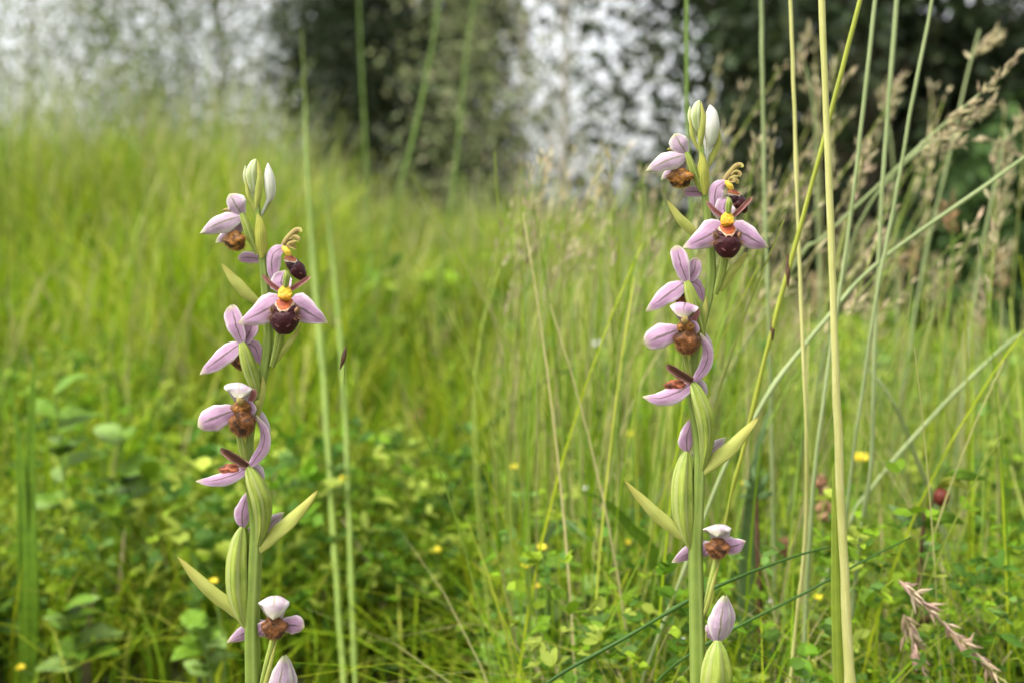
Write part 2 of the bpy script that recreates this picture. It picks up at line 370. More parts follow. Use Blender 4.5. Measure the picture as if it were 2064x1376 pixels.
col = col_pick(len(x), GCOL, R) * np.clip(patch, .4, 1.25)[:, None]
dry = R.uniform(0, 1, len(x)) < .05 + .12 * (np.sin(4 * x + 1.7 * d) * np.cos(3 * d - x) > .55); col[dry] = col_pick(dry.sum(), STRAWC, R)
parts.append(grass_arrays(x, d, h, .0035 + .0026 * d * R.uniform(.6, 1.4, len(x)), R.uniform(.05, .8, len(x)), col, R))
# slender tall stems rising out of the sward
x, d = scatter(1500, .95, 3.6, 1.2, R); px = 1032 + x / (K * d)
h = hmax(px, d) * R.uniform(.9, 1.35, len(x))
pal = np.array([(.30, .38, .07), (.36, .41, .10), (.22, .33, .05), (.38, .37, .15)])
parts.append(grass_arrays(x, d, h, .0022 + .0007 * d, R.uniform(.02, .35, len(x)), col_pick(len(x), pal, R), R, 6, .5))
x, d = scatter(900, 2.0, 4.8, 1.2, R, .55, .1); x = -np.abs(x); px = 1032 + x / (K * d)
h = hmax(px, d) * R.uniform(.95, 1.55, len(x))
parts.append(grass_arrays(x, d, h, .0022 + .0006 * d, R.uniform(.02, .5, len(x)), col_pick(len(x), np.vstack([pal, GREY * 1.3]), R), R, 6, .4))
# finer stems close behind the right orchid
x, d = scatter(560, .55, 1.4, 1.0, R); x = np.abs(x); px = 1032 + x / (K * d)
ty = np.interp(px, [1030, 1300, 1600, 2064], [300, 340, 600, 560]) + R.uniform(0, 420, len(x))
h = CH + (HZ - ty) * K * d
parts.append(grass_arrays(x, d, h, (.0011 + .0012 * d), R.uniform(.02, .45, len(x)), col_pick(len(x), pal, R), R, 7, .5))
m_ = 240; px = np.where(R.uniform(0, 1, m_) < .55, R.uniform(1000, 1390, m_), R.uniform(1430, 2160, m_)); d = R.uniform(.44, .85, m_); x = (px - 1032) * K * d
ty = np.interp(px, [1030, 1390, 1440, 1700, 2064], [300, 330, 420, 480, 440]) + R.uniform(0, 420, m_); h = CH + (HZ - ty) * K * d
parts.append(grass_arrays(x, d, h, np.full(m_, .0013), R.uniform(.02, .38, m_), col_pick(m_, np.vstack([pal, GCOL, STRAWC[:1]]), R), R, 9, .45))
v, f, c = concat(parts); mesh('meadow_grass', v, f, M_GRASS, col=c, kind='stuff', origin=(0, 0, 0))
# short turf near the orchids
x, d = scatter(11000, .44, 1.3, 1.3, R); d = np.where((x < 0) & (d < .6), d + .17, d)
x2, d2 = scatter(2200, .395, .60, 1.0, R); x2 = np.abs(x2) + .004
parts = [grass_arrays(x, d, R.uniform(.03, .11, len(x)) * (.6 + .5 * d), R.uniform(.0012, .0028, len(x)), R.uniform(.2, 1.6, len(x)), col_pick(len(x), GCOL * .9, R), R, 5),
         grass_arrays(x2, d2, R.uniform(.05, .135, len(x2)), R.uniform(.0008, .0022, len(x2)), R.uniform(.2, 1.3, len(x2)), col_pick(len(x2), np.vstack([GCOL, STRAWC[:1]]), R), R, 6)]
v, f, c = concat(parts); mesh('turf_grass', v, f, M_GRASS, col=c, kind='stuff', origin=(0, 0, 0))

# low leafy herbs (trefoils, bedstraw, medick)
LEAFC = np.array([(.11, .23, .012), (.17, .30, .015), (.06, .145, .015), (.25, .37, .025), (.13, .24, .05), (.32, .40, .06), (.075, .17, .02)])
def leaf_tpl():
    v = np.array([[0, 0, 0], [.28, .30, .05], [.45, 0, -.03], [.28, -.30, .05], [.72, .30, .03], [.72, -.30, .03], [1, 0, -.08]])
    f = np.array([[0, 2, 1], [0, 3, 2], [1, 2, 4], [3, 5, 2], [2, 6, 4], [2, 5, 6]])
    return v, f
def leaves(p, az, pitch, roll, L, Wd, col):
    tv, tf = leaf_tpl(); m = len(p)
    d = np.stack([np.cos(az) * np.cos(pitch), np.sin(az) * np.cos(pitch), np.sin(pitch)], -1)
    s = np.stack([-np.sin(az), np.cos(az), np.zeros(m)], -1); n0 = np.cross(d, s)
    s2 = s * np.cos(roll)[:, None] + n0 * np.sin(roll)[:, None]; n2 = np.cross(d, s2)
    v = p[:, None] + L[:, None, None] * (tv[None, :, :1] * d[:, None] + (Wd[:, None, None] * tv[None, :, 1:2]) * s2[:, None] + tv[None, :, 2:] * n2[:, None])
    f = (np.arange(m) * 7)[:, None, None] + tf[None]
    return v.reshape(-1, 3), f.reshape(-1, 3), np.repeat(col, 7, 0)
def herb_cover(n, d0, d1, hs, leafL, nl, seed, right=False):
    rng = np.random.default_rng(seed); x, y = scatter(n, d0, d1, 1.5, rng); y = np.where((x < -.01) & (y < .62), y + .17, y)
    if right: x = np.abs(x) + .006
    h = rng.uniform(*hs, n) * (.55 + .5 * np.clip(y, 0, 1.6)) * (1 + .45 * np.sin(11 * x + 3) * np.cos(9 * y))
    h = np.maximum(h * np.where((x / (K * y) > 420) & (y > 1.3), .35, 1), .012)
    pc = col_pick(n, LEAFC, rng, .25); rep = lambda q: np.repeat(q, nl, 0)
    t = rng.uniform(.25, 1, n * nl); az = rng.uniform(0, 2 * math.pi, n * nl)
    off = rng.uniform(.002, .016, n * nl) * (.6 + .6 * rep(y))
    p = np.stack([rep(x) + np.cos(az) * off, rep(y) + np.sin(az) * off, rep(h) * t], -1)
    az3 = np.repeat(az, 3) + np.tile([-1.0, 0, 1.0], n * nl); p3 = np.repeat(p, 3, 0)
    m = len(az3); L = leafL * np.repeat(rng.uniform(.6, 1.35, n * nl), 3) * (.75 + .45 * np.repeat(rep(y), 3))
    c = np.repeat(rep(pc), 3, 0) * rng.uniform(.8, 1.2, (m, 1))
    return leaves(p3, az3, rng.normal(.25, .4, m), rng.normal(0, .5, m), L, np.repeat(np.repeat(rng.choice([.55, .8, 1.1], n), nl), 3), c)
v, f, c = concat([herb_cover(3600, .46, 1.5, (.02, .10), .0072, 8, 21), herb_cover(800, .5, 1.6, (.03, .12), .0125, 5, 22), herb_cover(900, 1.3, 3.0, (.06, .14), .014, 5, 23), herb_cover(750, .40, .62, (.07, .155), .0062, 9, 24, True)])
mesh('herb_ground_cover', v, f, M_HERB, col=c, kind='stuff', origin=(0, 0, 0))

# ------------------------------------------------------------------ countable meadow plants
def to_ground(rows):
    "rows of (px,py,half_px,d): extend the last one down to the soil"
    pts = [np.append(PD(a, b, d), hw * K * d) for a, b, hw, d in rows]
    p, q = pts[-1], pts[-2]
    if p[2] > .01:
        sl = (p[:3] - q[:3]); sl = sl / max(1e-6, abs(sl[2])); sl[:2] = np.clip(sl[:2], -.8, .8) * .7
        g = p.copy(); g[:3] = p[:3] + np.array([sl[0], sl[1], -1]) * (p[2] + .003); pts.append(g)
    return np.array(pts)
def stalk(name, rows, mat, label, cat='grass stalk', group=None, seg=8, n=40, squash=1.0, sheath=None, nodes=()):
    pts = to_ground(rows); root = empty(name, (*pts[-1][:2], 0), label=label, cat=cat, group=group)
    sp = spline(pts, n); rg = np.random.default_rng(int(abs(rows[0][0]) * 7 + abs(rows[1][1]))); L_ = np.linspace(0, 1, n)
    sp[:, 3] *= 1 + .07 * np.sin(9 * L_ + rg.uniform(0, 6)) + .05 * np.sin(31 * L_ + rg.uniform(0, 6))
    sp[1:-1, :3] += (rg.normal(0, .07, (n - 2, 3)) * sp[1:-1, 3:4])
    for q in rg.uniform(.2, .9, 2): i_ = int(q * n); sp[i_, 3] *= 1.35; sp[min(i_ + 1, n - 1), 3] *= .85
    v, f, uv = tube_geo(sp, n * 2, seg, squash=squash); mesh('stem', v, f, mat, root, uv=uv)
    for nd in nodes:
        a = np.array(nd); g = [np.append(PD(a[0], a[1] - a[2], a[4]), a[3] * K * a[4] * .3), np.append(PD(a[0], a[1], a[4]), a[3] * K * a[4]), np.append(PD(a[0] + .0, a[1] + a[2], a[4]), a[3] * K * a[4] * .3)]
        v, f, uv = tube_geo(g, 8, 8); mesh('node', v, f, M_BROWNSTEM, root, uv=uv)
    return root
def spikelets(root, rows, n, spread, L, cols, seed, name='seed_head', thick=.11):
    "a grass seed head: many small pointed spikelets round an axis"
    rng = np.random.default_rng(seed); pts = np.array([PD(a, b, d) for a, b, d in rows]); ax = spline(pts, 60); t = norm(np.gradient(ax, axis=0))
    k = rng.integers(0, 58, n); env = np.sin(np.pi * np.clip((k + 6) / 66, 0, 1)) ** .6
    d = norm(t[k] * 1.3 + rng.normal(0, .5, (n, 3))); p = ax[k] + rng.normal(0, 1, (n, 3)) * (spread * env)[:, None]
    LL = L * rng.uniform(.7, 1.3, n); q = norm(np.cross(d, rng.normal(0, 1, (n, 3)))); r = np.cross(d, q); w = LL * thick
    v = np.stack([p, p + d * (LL * .4)[:, None] + q * w[:, None], p + d * (LL * .4)[:, None] + r * w[:, None], p + d * (LL * .4)[:, None] - q * w[:, None], p + d * (LL * .4)[:, None] - r * w[:, None], p + d * LL[:, None]], 1)
    i = np.arange(n)[:, None] * 6
    f = np.concatenate([i + a for a in ([0, 2, 1], [0, 3, 2], [0, 4, 3], [0, 1, 4], [5, 1, 2], [5, 2, 3], [5, 3, 4], [5, 4, 1])])
    c = np.repeat(col_pick(n, cols, rng), 6, 0)
    mesh(name, v.reshape(-1, 3), f, M_SEED, root, col=c, smooth=False)
GS = 'tall grass stalks right of the right orchid'
r = stalk('grass_stalk', [(1655, -60, 6, .365), (1657, 20, 6.5, .365), (1672, 400, 7.5, .365), (1690, 900, 8.5, .365), (1712, 1356, 9.5, .365), (1716, 1460, 10, .365)], M_STRAW, 'thickest pale straw stalk, full height, with a green sheath low down', group=GS)
v, f, uv = tube_geo([np.append(PD(1686, 940, .368), 8 * K * .368), np.append(PD(1689, 1020, .368), 13 * K * .368), np.append(PD(1692, 1200, .369), 17 * K * .369), np.append(PD(1696, 1380, .369), 17 * K * .369), np.append(PD(1700, 1600, .369), 13 * K * .369)], 20, 12, squash=.45)
mesh('leaf_sheath', v, f, M_SHEATH, r, uv=uv)
stalk('grass_stalk', [(1590, -60, 4, .40), (1594, 20, 4, .40), (1612, 540, 4, .40), (1626, 900, 4, .40), (1622, 1100, 4, .41), (1598, 1330, 4, .42)], M_STRAW, 'thin straw stalk next left of the thickest one', group=GS)
stalk('grass_stalk', [(1534, -60, 3.8, .52), (1535, 20, 3.8, .52), (1540, 350, 3.8, .52), (1548, 600, 3.8, .52), (1556, 900, 4, .53)], M_PALEGREEN, 'grey-green upright stalk just right of the main flower of the right orchid', group=GS)
stalk('grass_stalk', [(1750, -60, 5, .375), (1728, 20, 5, .375), (1660, 285, 5, .38), (1604, 490, 5, .385), (1550, 690, 4.5, .39), (1505, 880, 4, .40), (1452, 1110, 3, .41)], M_YGREEN, 'leaning yellow-green stalk with dark brown nodes, crossing behind two straw stalks', group=GS, nodes=[(1588, 545, 34, 5.5, .386), (1557, 664, 22, 5, .389), (1527, 786, 16, 4.5, .396)])
stalk('grass_stalk', [(1772, -60, 4.4, .43), (1762, 20, 4.4, .43), (1738, 240, 4.4, .43), (1706, 500, 4.2, .43), (1672, 720, 4.2, .43), (1640, 980, 4.2, .43), (1622, 1290, 5, .44)], M_PALEGREEN, 'grey-green stalk leaning left, first one right of the thickest straw stalk', group=GS)
stalk('grass_stalk', [(1812, -60, 4.4, .46), (1806, 20, 4.4, .46), (1780, 360, 4.4, .46), (1763, 700, 4.2, .46), (1756, 930, 5, .46), (1728, 1130, 4, .47)], M_PALEGREEN, 'second grey-green stalk right of the thickest straw stalk', group=GS)
stalk('grass_stalk', [(1885, -40, 3, .45), (1868, 60, 3.5, .45), (1838, 210, 4, .45), (1805, 400, 4, .45), (1770, 580, 4, .45), (1740, 780, 3.5, .455), (1710, 1000, 3, .46)], M_PALEGREEN, 'slim leaning stalk forked at its tip, farthest right of the upright ones', group=GS)
stalk('grass_stalk', [(1384, -60, 3.5, .56), (1384, 20, 3.5, .56), (1386, 260, 3.5, .56), (1402, 700, 3, .56)], M_GREEN, 'thin green stalk rising straight above the bud tip of the right orchid', group=GS)
GD = 'slanting grass stalks at the right'
stalk('grass_stalk', [(2090, 300, 3.5, .46), (2000, 365, 4, .46), (1770, 530, 4, .46), (1660, 650, 4, .455), (1560, 775, 4.5, .45), (1500, 880, 4.5, .445), (1440, 990, 4, .445)], M_PALEGREEN, 'long slanting stalk running from right edge down to the large bract', group=GD)
stalk('grass_stalk', [(2090, 650, 3.5, .52), (2000, 720, 4, .52), (1860, 860, 4.5, .52), (1760, 980, 4.5, .52), (1700, 1080, 4, .52)], M_PALEGREEN, 'lower slanting stalk reaching the right edge at mid height', group=GD)
stalk('grass_stalk', [(1740, 730, 2.5, .52), (1800, 810, 4.5, .52), (1850, 930, 5, .53), (1900, 1070, 4, .54)], M_PALEGREEN, 'short pale stalk slanting the other way, crossing the lower slanting one', group=GD)
GB = 'dark thin blades crossing low in front of the herbs'
stalk('trailing_grass', [(1690, 1098, 1.5, .40), (1610, 1118, 2.5, .39), (1500, 1158, 3.2, .38), (1390, 1208, 3.6, .375), (1260, 1285, 3.6, .37), (1120, 1364, 3.6, .37), (1050, 1425, 3.6, .375), (1000, 1520, 3.6, .38), (985, 1660, 3.6, .385)], M_DARKG, 'dark green thin blade passing behind the right orchid stem', 'grass blade', GB)
stalk('trailing_grass', [(1835, 1082, 1.5, .41), (1740, 1130, 2.5, .40), (1620, 1195, 3, .395), (1500, 1255, 3, .39), (1400, 1312, 3, .39), (1335, 1362, 3, .395), (1290, 1440, 3, .40), (1275, 1560, 3, .40)], M_DARKG, 'dark green thin blade crossing behind the green leaf sheath', 'grass blade', GB)
stalk('trailing_grass', [(1165, 738, 1.5, .62), (1110, 762, 2.5, .66), (1030, 820, 3, .72), (960, 880, 2.5, .82), (900, 945, 2, .95)], M_DARKG, 'short dark blade slanting at mid height left of the right orchid', 'grass blade', GB)
stalk('trailing_grass', [(1052, 1278, 1.5, .47), (1150, 1310, 3, .47), (1300, 1366, 3, .47), (1350, 1410, 3, .47), (1375, 1480, 3, .47)], M_YGREEN, 'thin yellow-green blade sloping down to the right orchid stem base', 'grass blade', 'yellow-green blades low in the herbs')
# stalks beside the left orchid
GL = 'stalks beside the left orchid'
stalk('grass_stalk', [(608, 60, 1, .9), (614, 200, 2, .88), (620, 350, 5, .84), (634, 560, 6, .80), (655, 800, 7, .72), (672, 1080, 7, .64), (692, 1356, 7, .57), (698, 1450, 7, .56)], M_SOFT, 'soft yellow-green stalk right of the left orchid, full height', group=GL)
r = stalk('grass_stalk', [(652, 330, 3, .86), (664, 460, 4, .84), (680, 620, 5, .78), (694, 800, 5.5, .70), (704, 1060, 6, .64), (716, 1356, 6.5, .57)], M_SOFT, 'dull green stalk with one dark pointed seed, right of the left orchid', group=GL)
v, f, uv = tube_geo([np.append(PD(698, 696, .345), .3 * S), np.append(PD(694, 714, .345), 5 * S), np.append(PD(690, 730, .345), 4 * S), np.append(PD(685, 745, .345), .5 * S)], 12, 8); mesh('seed', v, f, M_BROWNSTEM, r, uv=uv)
v, f, uv = tube_geo([np.append(PD(697, 708, .347), .8 * S), np.append(PD(693, 770, .42), .8 * K * .4), np.append(PD(694, 830, .69), .8 * K * .5)], 12, 5); mesh('seed_stalk', v, f, M_GREEN, r, uv=uv)
stalk('grass_stalk', [(890, -40, 2, 1.2), (870, 100, 3, 1.2), (835, 270, 3.2, 1.2), (795, 420, 3, 1.2), (740, 700, 3, 1.25)], M_GREEN, 'blurred green stalk leaning before the dark conifer', group=GL)
stalk('grass_stalk', [(962, -40, 1.5, 1.3), (940, 110, 2.4, 1.3), (922, 300, 2.6, 1.3), (890, 560, 2.6, 1.3)], M_GREEN, 'blurred dull stalk right of the leaning one before the dark conifer', group=GL)
stalk('grass_stalk', [(722, -40, 1.5, 1.4), (728, 120, 2.2, 1.4), (738, 330, 2.4, 1.4), (748, 640, 2.4, 1.4)], M_GREEN, 'blurred stalk upright before the left part of the dark conifer', group=GL)

# seed-head grasses, upper right
STRAWP = np.array([(.40, .36, .20), (.46, .41, .25), (.33, .29, .16), (.42, .33, .22)])
GH = 'feathery seed heads in the upper right'
def seedgrass(rows, head, n, spread, L, seed, label, mat=M_PALEGREEN, cols=STRAWP):
    r_ = stalk('seed_grass', rows, mat, label, 'seed grass', GH)
    for i, hd in enumerate(head): spikelets(r_, hd, n, spread, L, cols, seed + i)
seedgrass([(1975, 190, 2, .52), (1880, 270, 2.5, .52), (1830, 318, 3, .52), (1760, 385, 3, .53), (1660, 480, 3, .54), (1560, 600, 3, .56)],
          [[(1900, 255, .52), (1975, 195, .515), (2060, 100, .51)], [(1850, 310, .52), (1935, 255, .52), (1990, 215, .515)]], 44, .0006, .006, 40, 'seed head sweeping up to the top right corner, highest of the feathery ones')
seedgrass([(1960, 245, 1.8, .55), (1900, 275, 2.2, .55), (1840, 315, 2.5, .55), (1750, 420, 3, .56), (1690, 600, 3, .58)],
          [[(1850, 290, .55), (1930, 258, .55), (2010, 200, .55)], [(1890, 305, .55), (1945, 285, .55), (1990, 280, .55)]], 28, .0005, .0055, 50, 'branched pinkish seed head just under the highest sweeping one')
seedgrass([(2030, 260, 2, .62), (2000, 400, 3, .62), (1960, 640, 3, .63)], [[(2010, 420, .62), (2030, 330, .62), (2060, 240, .62)], [(2000, 350, .62), (2020, 290, .62), (2050, 310, .62)]], 34, .0012, .0065, 60, 'dense fuzzy seed head touching the right edge')
seedgrass([(1610, 90, 2, .75), (1640, 220, 2.5, .75), (1650, 480, 3, .76)], [[(1632, 190, .75), (1612, 130, .75), (1630, 60, .75)]], 26, .0014, .008, 64, 'blurred seed head between the two straw stalks near the top')
seedgrass([(1975, 60, 2, .66), (1950, 150, 2.5, .66), (1910, 330, 3, .66), (1850, 600, 3, .67)], [[(1958, 120, .66), (1985, 90, .66), (2010, 78, .66)]], 30, .0012, .009, 66, 'slim seed head reaching the bright sky at the top right')
seedgrass([(1780, 200, 2, .8), (1800, 330, 2.5, .8), (1810, 640, 3, .82)], [[(1800, 240, .8), (1782, 200, .8), (1812, 165, .8)]], 40, .003, .010, 68, 'small brown seed head behind the second grey-green stalk')
seedgrass([(1920, 430, 2, .7), (1918, 560, 2.5, .7), (1900, 760, 3, .7)], [[(1921, 470, .7), (1914, 435, .7), (1918, 405, .7)]], 30, .0025, .008, 70, 'rusty seed head at mid height near the right edge', M_GREEN, np.array([(.33, .21, .11), (.28, .18, .09)]))
seedgrass([(1838, 520, 2, .8), (1836, 640, 2.5, .8), (1830, 800, 3, .8)], [[(1838, 560, .8), (1836, 530, .8), (1842, 505, .8)]], 26, .0025, .008, 72, 'rusty seed head lower left of the other rusty one', M_GREEN, np.array([(.33, .22, .11), (.30, .19, .09)]))
def feathery(n, seed):
    rng = np.random.default_rng(seed); GV, GF, GC, o_ = [], [], [], 0
    for i in range(n):
        px = rng.uniform(1420, 2120) if i % 3 else rng.uniform(1030, 1370); d = rng.uniform(.5, 1.0); lean = rng.uniform(-.1, .75)
        ty = 90 + 480 * rng.uniform(0, 1) ** .75 if px > 1400 else rng.uniform(300, 500); L = rng.uniform(60, 150)
        tip = PD(px, ty, d); base = np.array([max(tip[0] - lean * tip[2] * .55 - .01, -.01 * d), d + rng.normal(0, .03), 0]); mid = (tip + base) / 2 + np.array([-.12 * lean * tip[2], 0, .03])
        v, f, uv = tube_geo(np.c_[spline([base, mid, tip], 12), np.linspace(.0007, .0002, 12) * (.5 + d)], 14, 4)
        c = np.tile(np.array(pal)[i % 4] * rng.uniform(.8, 1.1), (len(v), 1)); GV.append(v); GF.append(np.concatenate([f[:, :3], f[:, [0, 2, 3]]]) + o_); GC.append(c); o_ += len(v)
        ax = spline([base, mid, tip], 60); k = rng.integers(46, 60, 22); t = norm(np.gradient(ax, axis=0))[k]
        dr = norm(t * 1.5 + rng.normal(0, .45, (22, 3))); LL = .006 * (.5 + d) * rng.uniform(.6, 1.3, 22); q = norm(np.cross(dr, rng.normal(0, 1, (22, 3)))) * (LL * .12)[:, None]
        p = ax[k] + dr * (LL * rng.uniform(0, .8, 22))[:, None]
        v = np.stack([p, p + dr * (LL * .45)[:, None] + q, p + dr * LL[:, None], p + dr * (LL * .45)[:, None] - q], 1).reshape(-1, 3); b = np.arange(22)[:, None] * 4
        GV.append(v); GF.append(np.concatenate([b + [0, 1, 2], b + [0, 2, 3]]) + o_); GC.append(np.repeat(col_pick(22, STRAWP, rng), 4, 0)); o_ += len(v)
    mesh('feathery_grass', np.concatenate(GV), np.concatenate(GF), M_SEED, col=np.concatenate(GC), kind='stuff', origin=(0, 0, 0))
feathery(105, 77)
rng = np.random.default_rng(99)
ORD = ['first', 'second', 'third', 'fourth', 'fifth', 'sixth', 'seventh', 'eighth', 'ninth', 'tenth', 'eleventh', 'twelfth', 'thirteenth', 'fourteenth', 'fifteenth', 'sixteenth']
for i in range(16):      # the hazier ones further back
    px = 1560 + 31 * i + rng.uniform(-9, 9); py = rng.uniform(500, 760); d_ = rng.uniform(.9, 1.9); le = rng.uniform(-40, 60)
    z_ = PD(px, py, d_)[2]
    r_ = stalk('seed_grass', [(px + le, py, 2, d_), (px + le * .4, py + 90, 2.2, d_), (px, py + 260, 2.5, d_)], M_PALEGREEN if i % 2 else M_GREEN, ORD[i] + ' from the left of the small hazy seed heads before the yews', 'seed grass', 'hazy seed heads before the dark yews', 5, 14)
    spikelets(r_, [(px + le * .8, py + 45, d_), (px + le, py, d_), (px + le * 1.4, py - 40, d_)], 26, .0028 * d_, .009 * d_, STRAWP if i % 3 else np.array([(.34, .23, .12)]), 200 + i)
for i in range(14):
    px = 1040 + 22 * i + rng.uniform(-7, 7); py = rng.uniform(310, 480); d_ = rng.uniform(.75, 1.5); le = rng.uniform(-25, 35)
    stalk('grass_stalk', [(px + le, py, 1.5, d_), (px + le * .4, py + 160, 2.6, d_), (px, py + 420, 3.2, d_)], M_PALEGREEN if i % 3 else M_STRAW, ORD[i] + ' from the left of the thin stalks before the pale tree', group='thin stalks standing before the pale tree', seg=5, n=14)
# dry seed heads at lower right
GDY = 'dry seed heads low at the right'
DRY = np.array([(.50, .38, .26), (.58, .46, .32), (.42, .30, .20), (.46, .30, .26)])
r = stalk('dry_seed_head', [(1812, 1168, 1.5, .40), (1880, 1235, 2.5, .40), (1950, 1300, 2.5, .40), (2010, 1362, 2.5, .40), (2060, 1430, 2.5, .40)], M_STRAW, 'long dry seed head slanting down to the lower right corner', 'seed head', GDY)
spikelets(r, [(1812, 1168, .40), (1900, 1255, .40), (2005, 1356, .40)], 80, .0005, .006, DRY, 80, thick=.11)
r = stalk('dry_seed_head', [(1822, 1238, 1.5, .41), (1840, 1290, 2.2, .41), (1862, 1350, 2.2, .41), (1880, 1420, 2.2, .41)], M_STRAW, 'short dry seed head hanging left of the long one', 'seed head', GDY)
spikelets(r, [(1822, 1238, .41), (1842, 1290, .41), (1862, 1345, .41)], 46, .0008, .006, DRY, 81, thick=.11)

def leaf_part(root, pts, hw, mat, name='leaf', **k):
    v, f, uv = blade_geo(pts, hw, **{'prof': 'lance', 'cup': -.2, 'nu': 12, 'nv': 5, **k}); return mesh(name, v, f, mat, root, uv=uv)
def ball(c, r, seed=0, n=10, m=14, sq=1.0, bump=.08):
    rng = np.random.default_rng(seed); th = np.linspace(.02, math.pi - .02, n); ph = np.linspace(0, 2 * math.pi, m + 1)
    T, P_ = np.meshgrid(th, ph, indexing='ij'); rr = r * (1 + bump * np.sin(5 * P_ + 3 * T))
    v = np.stack([rr * np.sin(T) * np.cos(P_), rr * np.sin(T) * np.sin(P_), sq * rr * np.cos(T)], -1).reshape(-1, 3) + c
    return v, grid_faces(n, m + 1), np.stack([T / math.pi, P_ / 6.283], -1).reshape(-1, 2)
# brown-stemmed herbs
r = stalk('brown_stemmed_herb', [(1524, 985, 3.5, .50), (1526, 1060, 5, .50), (1530, 1180, 5.5, .50), (1535, 1356, 6, .50), (1537, 1440, 6, .50)], M_BROWNSTEM, 'dark brown stem with grey leaves at its top, right of the right orchid', 'herb', 'brown-stemmed herbs')
for i, (dx, dy, w) in enumerate([(-26, -36, 7), (24, -48, 7), (-6, -66, 6), (34, -6, 7), (-36, 0, 6)]):
    leaf_part(r, [PD(1524, 1000, .50), PD(1524 + dx * .6, 1000 + dy * .6, .497), PD(1524 + dx, 1000 + dy, .50)], w * K * .5, M_BLUEG, seed=i)
r = stalk('brown_stemmed_herb', [(1864, 1030, 3.5, .48), (1858, 1090, 4.5, .48), (1852, 1200, 5, .48), (1845, 1356, 5.5, .48), (1842, 1450, 5.5, .48)], M_BROWNSTEM, 'dark brown stem bearing one round red-brown bud near the right edge', 'herb', 'brown-stemmed herbs')
v, f, uv = ball(PD(1897, 1001, .475), 16 * K * .475, sq=1.05); mesh('bud', v, f, M_REDBUD, r, uv=uv)
v, f, uv = tube_geo([np.append(PD(1862, 1040, .48), 3 * K * .48), np.append(PD(1880, 1012, .478), 2.5 * K * .48), np.append(PD(1893, 1003, .476), 3 * K * .48)], 8, 6); mesh('bud_stalk', v, f, M_BROWNSTEM, r, uv=uv)
v, f, uv = ball(PD(1863, 1242, .478), 13 * K * .478, 3, sq=1.2); mesh('bud', v, f, M_BROWNSTEM, r, uv=uv)
for i, (a, b, c_, w, m) in enumerate([((1862, 1055), (1830, 1045), (1788, 1015), 13, M_BLUEG), ((1862, 1060), (1900, 1040), (1945, 1055), 13, M_LEAFG), ((1860, 1085), (1872, 1095), (1868, 1125), 12, M_BLUEG),
                                  ((1897, 978), (1930, 955), (1990, 965), 12, M_LEAFG), ((1890, 985), (1915, 968), (1950, 985), 10, M_YGREEN), ((1850, 1190), (1820, 1200), (1795, 1180), 16, M_LEAFG)]):
    leaf_part(r, [PD(*a, .48), PD(*b, .474), PD(*c_, .478)], w * K * .48, m, seed=i + 9, prof='ovate')
# broad blades and leaves one can pick out
GW = 'broad green blades among the herbs'
def broad(rows, hw, mat, label, group=GW, **k):
    pts = np.array([PD(a, b, d) for a, b, d in rows])
    v, f, uv = blade_geo(pts, hw * K * rows[0][2], 'lance', nu=18, nv=5, **{'cup': -.25, **k}); mesh('broad_grass', v, f, mat, label=label, cat='grass blade', group=group, uv=uv)
broad([(1500, 1500, .52), (1505, 1150, .51), (1520, 950, .50), (1552, 815, .50)], 18, M_BLUEG, 'broad blue-green blade pointing up under the tip of the large bract')
broad([(1340, 1500, .50), (1325, 1150, .485), (1270, 1060, .48), (1215, 1005, .475), (1165, 990, .475)], 16, M_LEAFG, 'bright green blade arching down left of the right orchid')
broad([(1190, 1440, .52), (1290, 1240, .50), (1350, 1160, .49), (1378, 1110, .49)], 9, M_BLUEG, 'pale narrow blade slanting up to the right orchid stem')
broad([(62, 1500, .62), (64, 1200, .60), (62, 950, .60), (72, 690, .60)], 15, M_LEAFG, 'bright upright blade near the left edge, right one of the pair')
broad([(56, 1500, .62), (48, 1100, .60), (40, 900, .60), (22, 780, .60)], 13, M_LEAFG, 'bright upright blade at the left edge, left one of the pair')
broad([(1045, 1360, .55), (1075, 1150, .53), (1130, 1050, .52), (1190, 1090, .51)], 8, M_BLUEG, 'grey-green blade bent over at lower left of the right orchid')

# small flowers in the turf
def small_flower(px, py, d, r_px, mat, label, group, name, seed, petals=5):
    rng = np.random.default_rng(seed); c = PD(px, py, d); r_ = r_px * K * d
    g = np.array([c[0] + rng.uniform(-.01, .01), c[1] + rng.uniform(0, .02), 0])
    root = empty(name, g, label=label, cat='flower', group=group)
    v, f, uv = tube_geo([(*c, .0006), (*((c + g) / 2 + [.004, 0, 0]), .0007), (*g, .0009)], 10, 5); mesh('stem', v, f, M_GREEN, root, uv=uv)
    geos = []
    for i in range(petals + 4):
        a_ = 2 * math.pi * i / petals + rng.uniform(-.3, .3); up = .35 if i < petals else 1.1
        dd = np.array([math.cos(a_), math.sin(a_), up]); dd /= np.linalg.norm(dd)
        geos.append(blade_geo([c, c + dd * r_ * .6, c + dd * r_ * 1.1 + np.array([0, 0, -.1 * r_])], r_ * .42, 'round', face=(0, -.5, 1), nu=6, nv=5, seed=seed + i))
    v, f, uv = join(geos); mesh('petals', v, f, mat, root, uv=uv)
YG = 'small yellow flowers in the turf'
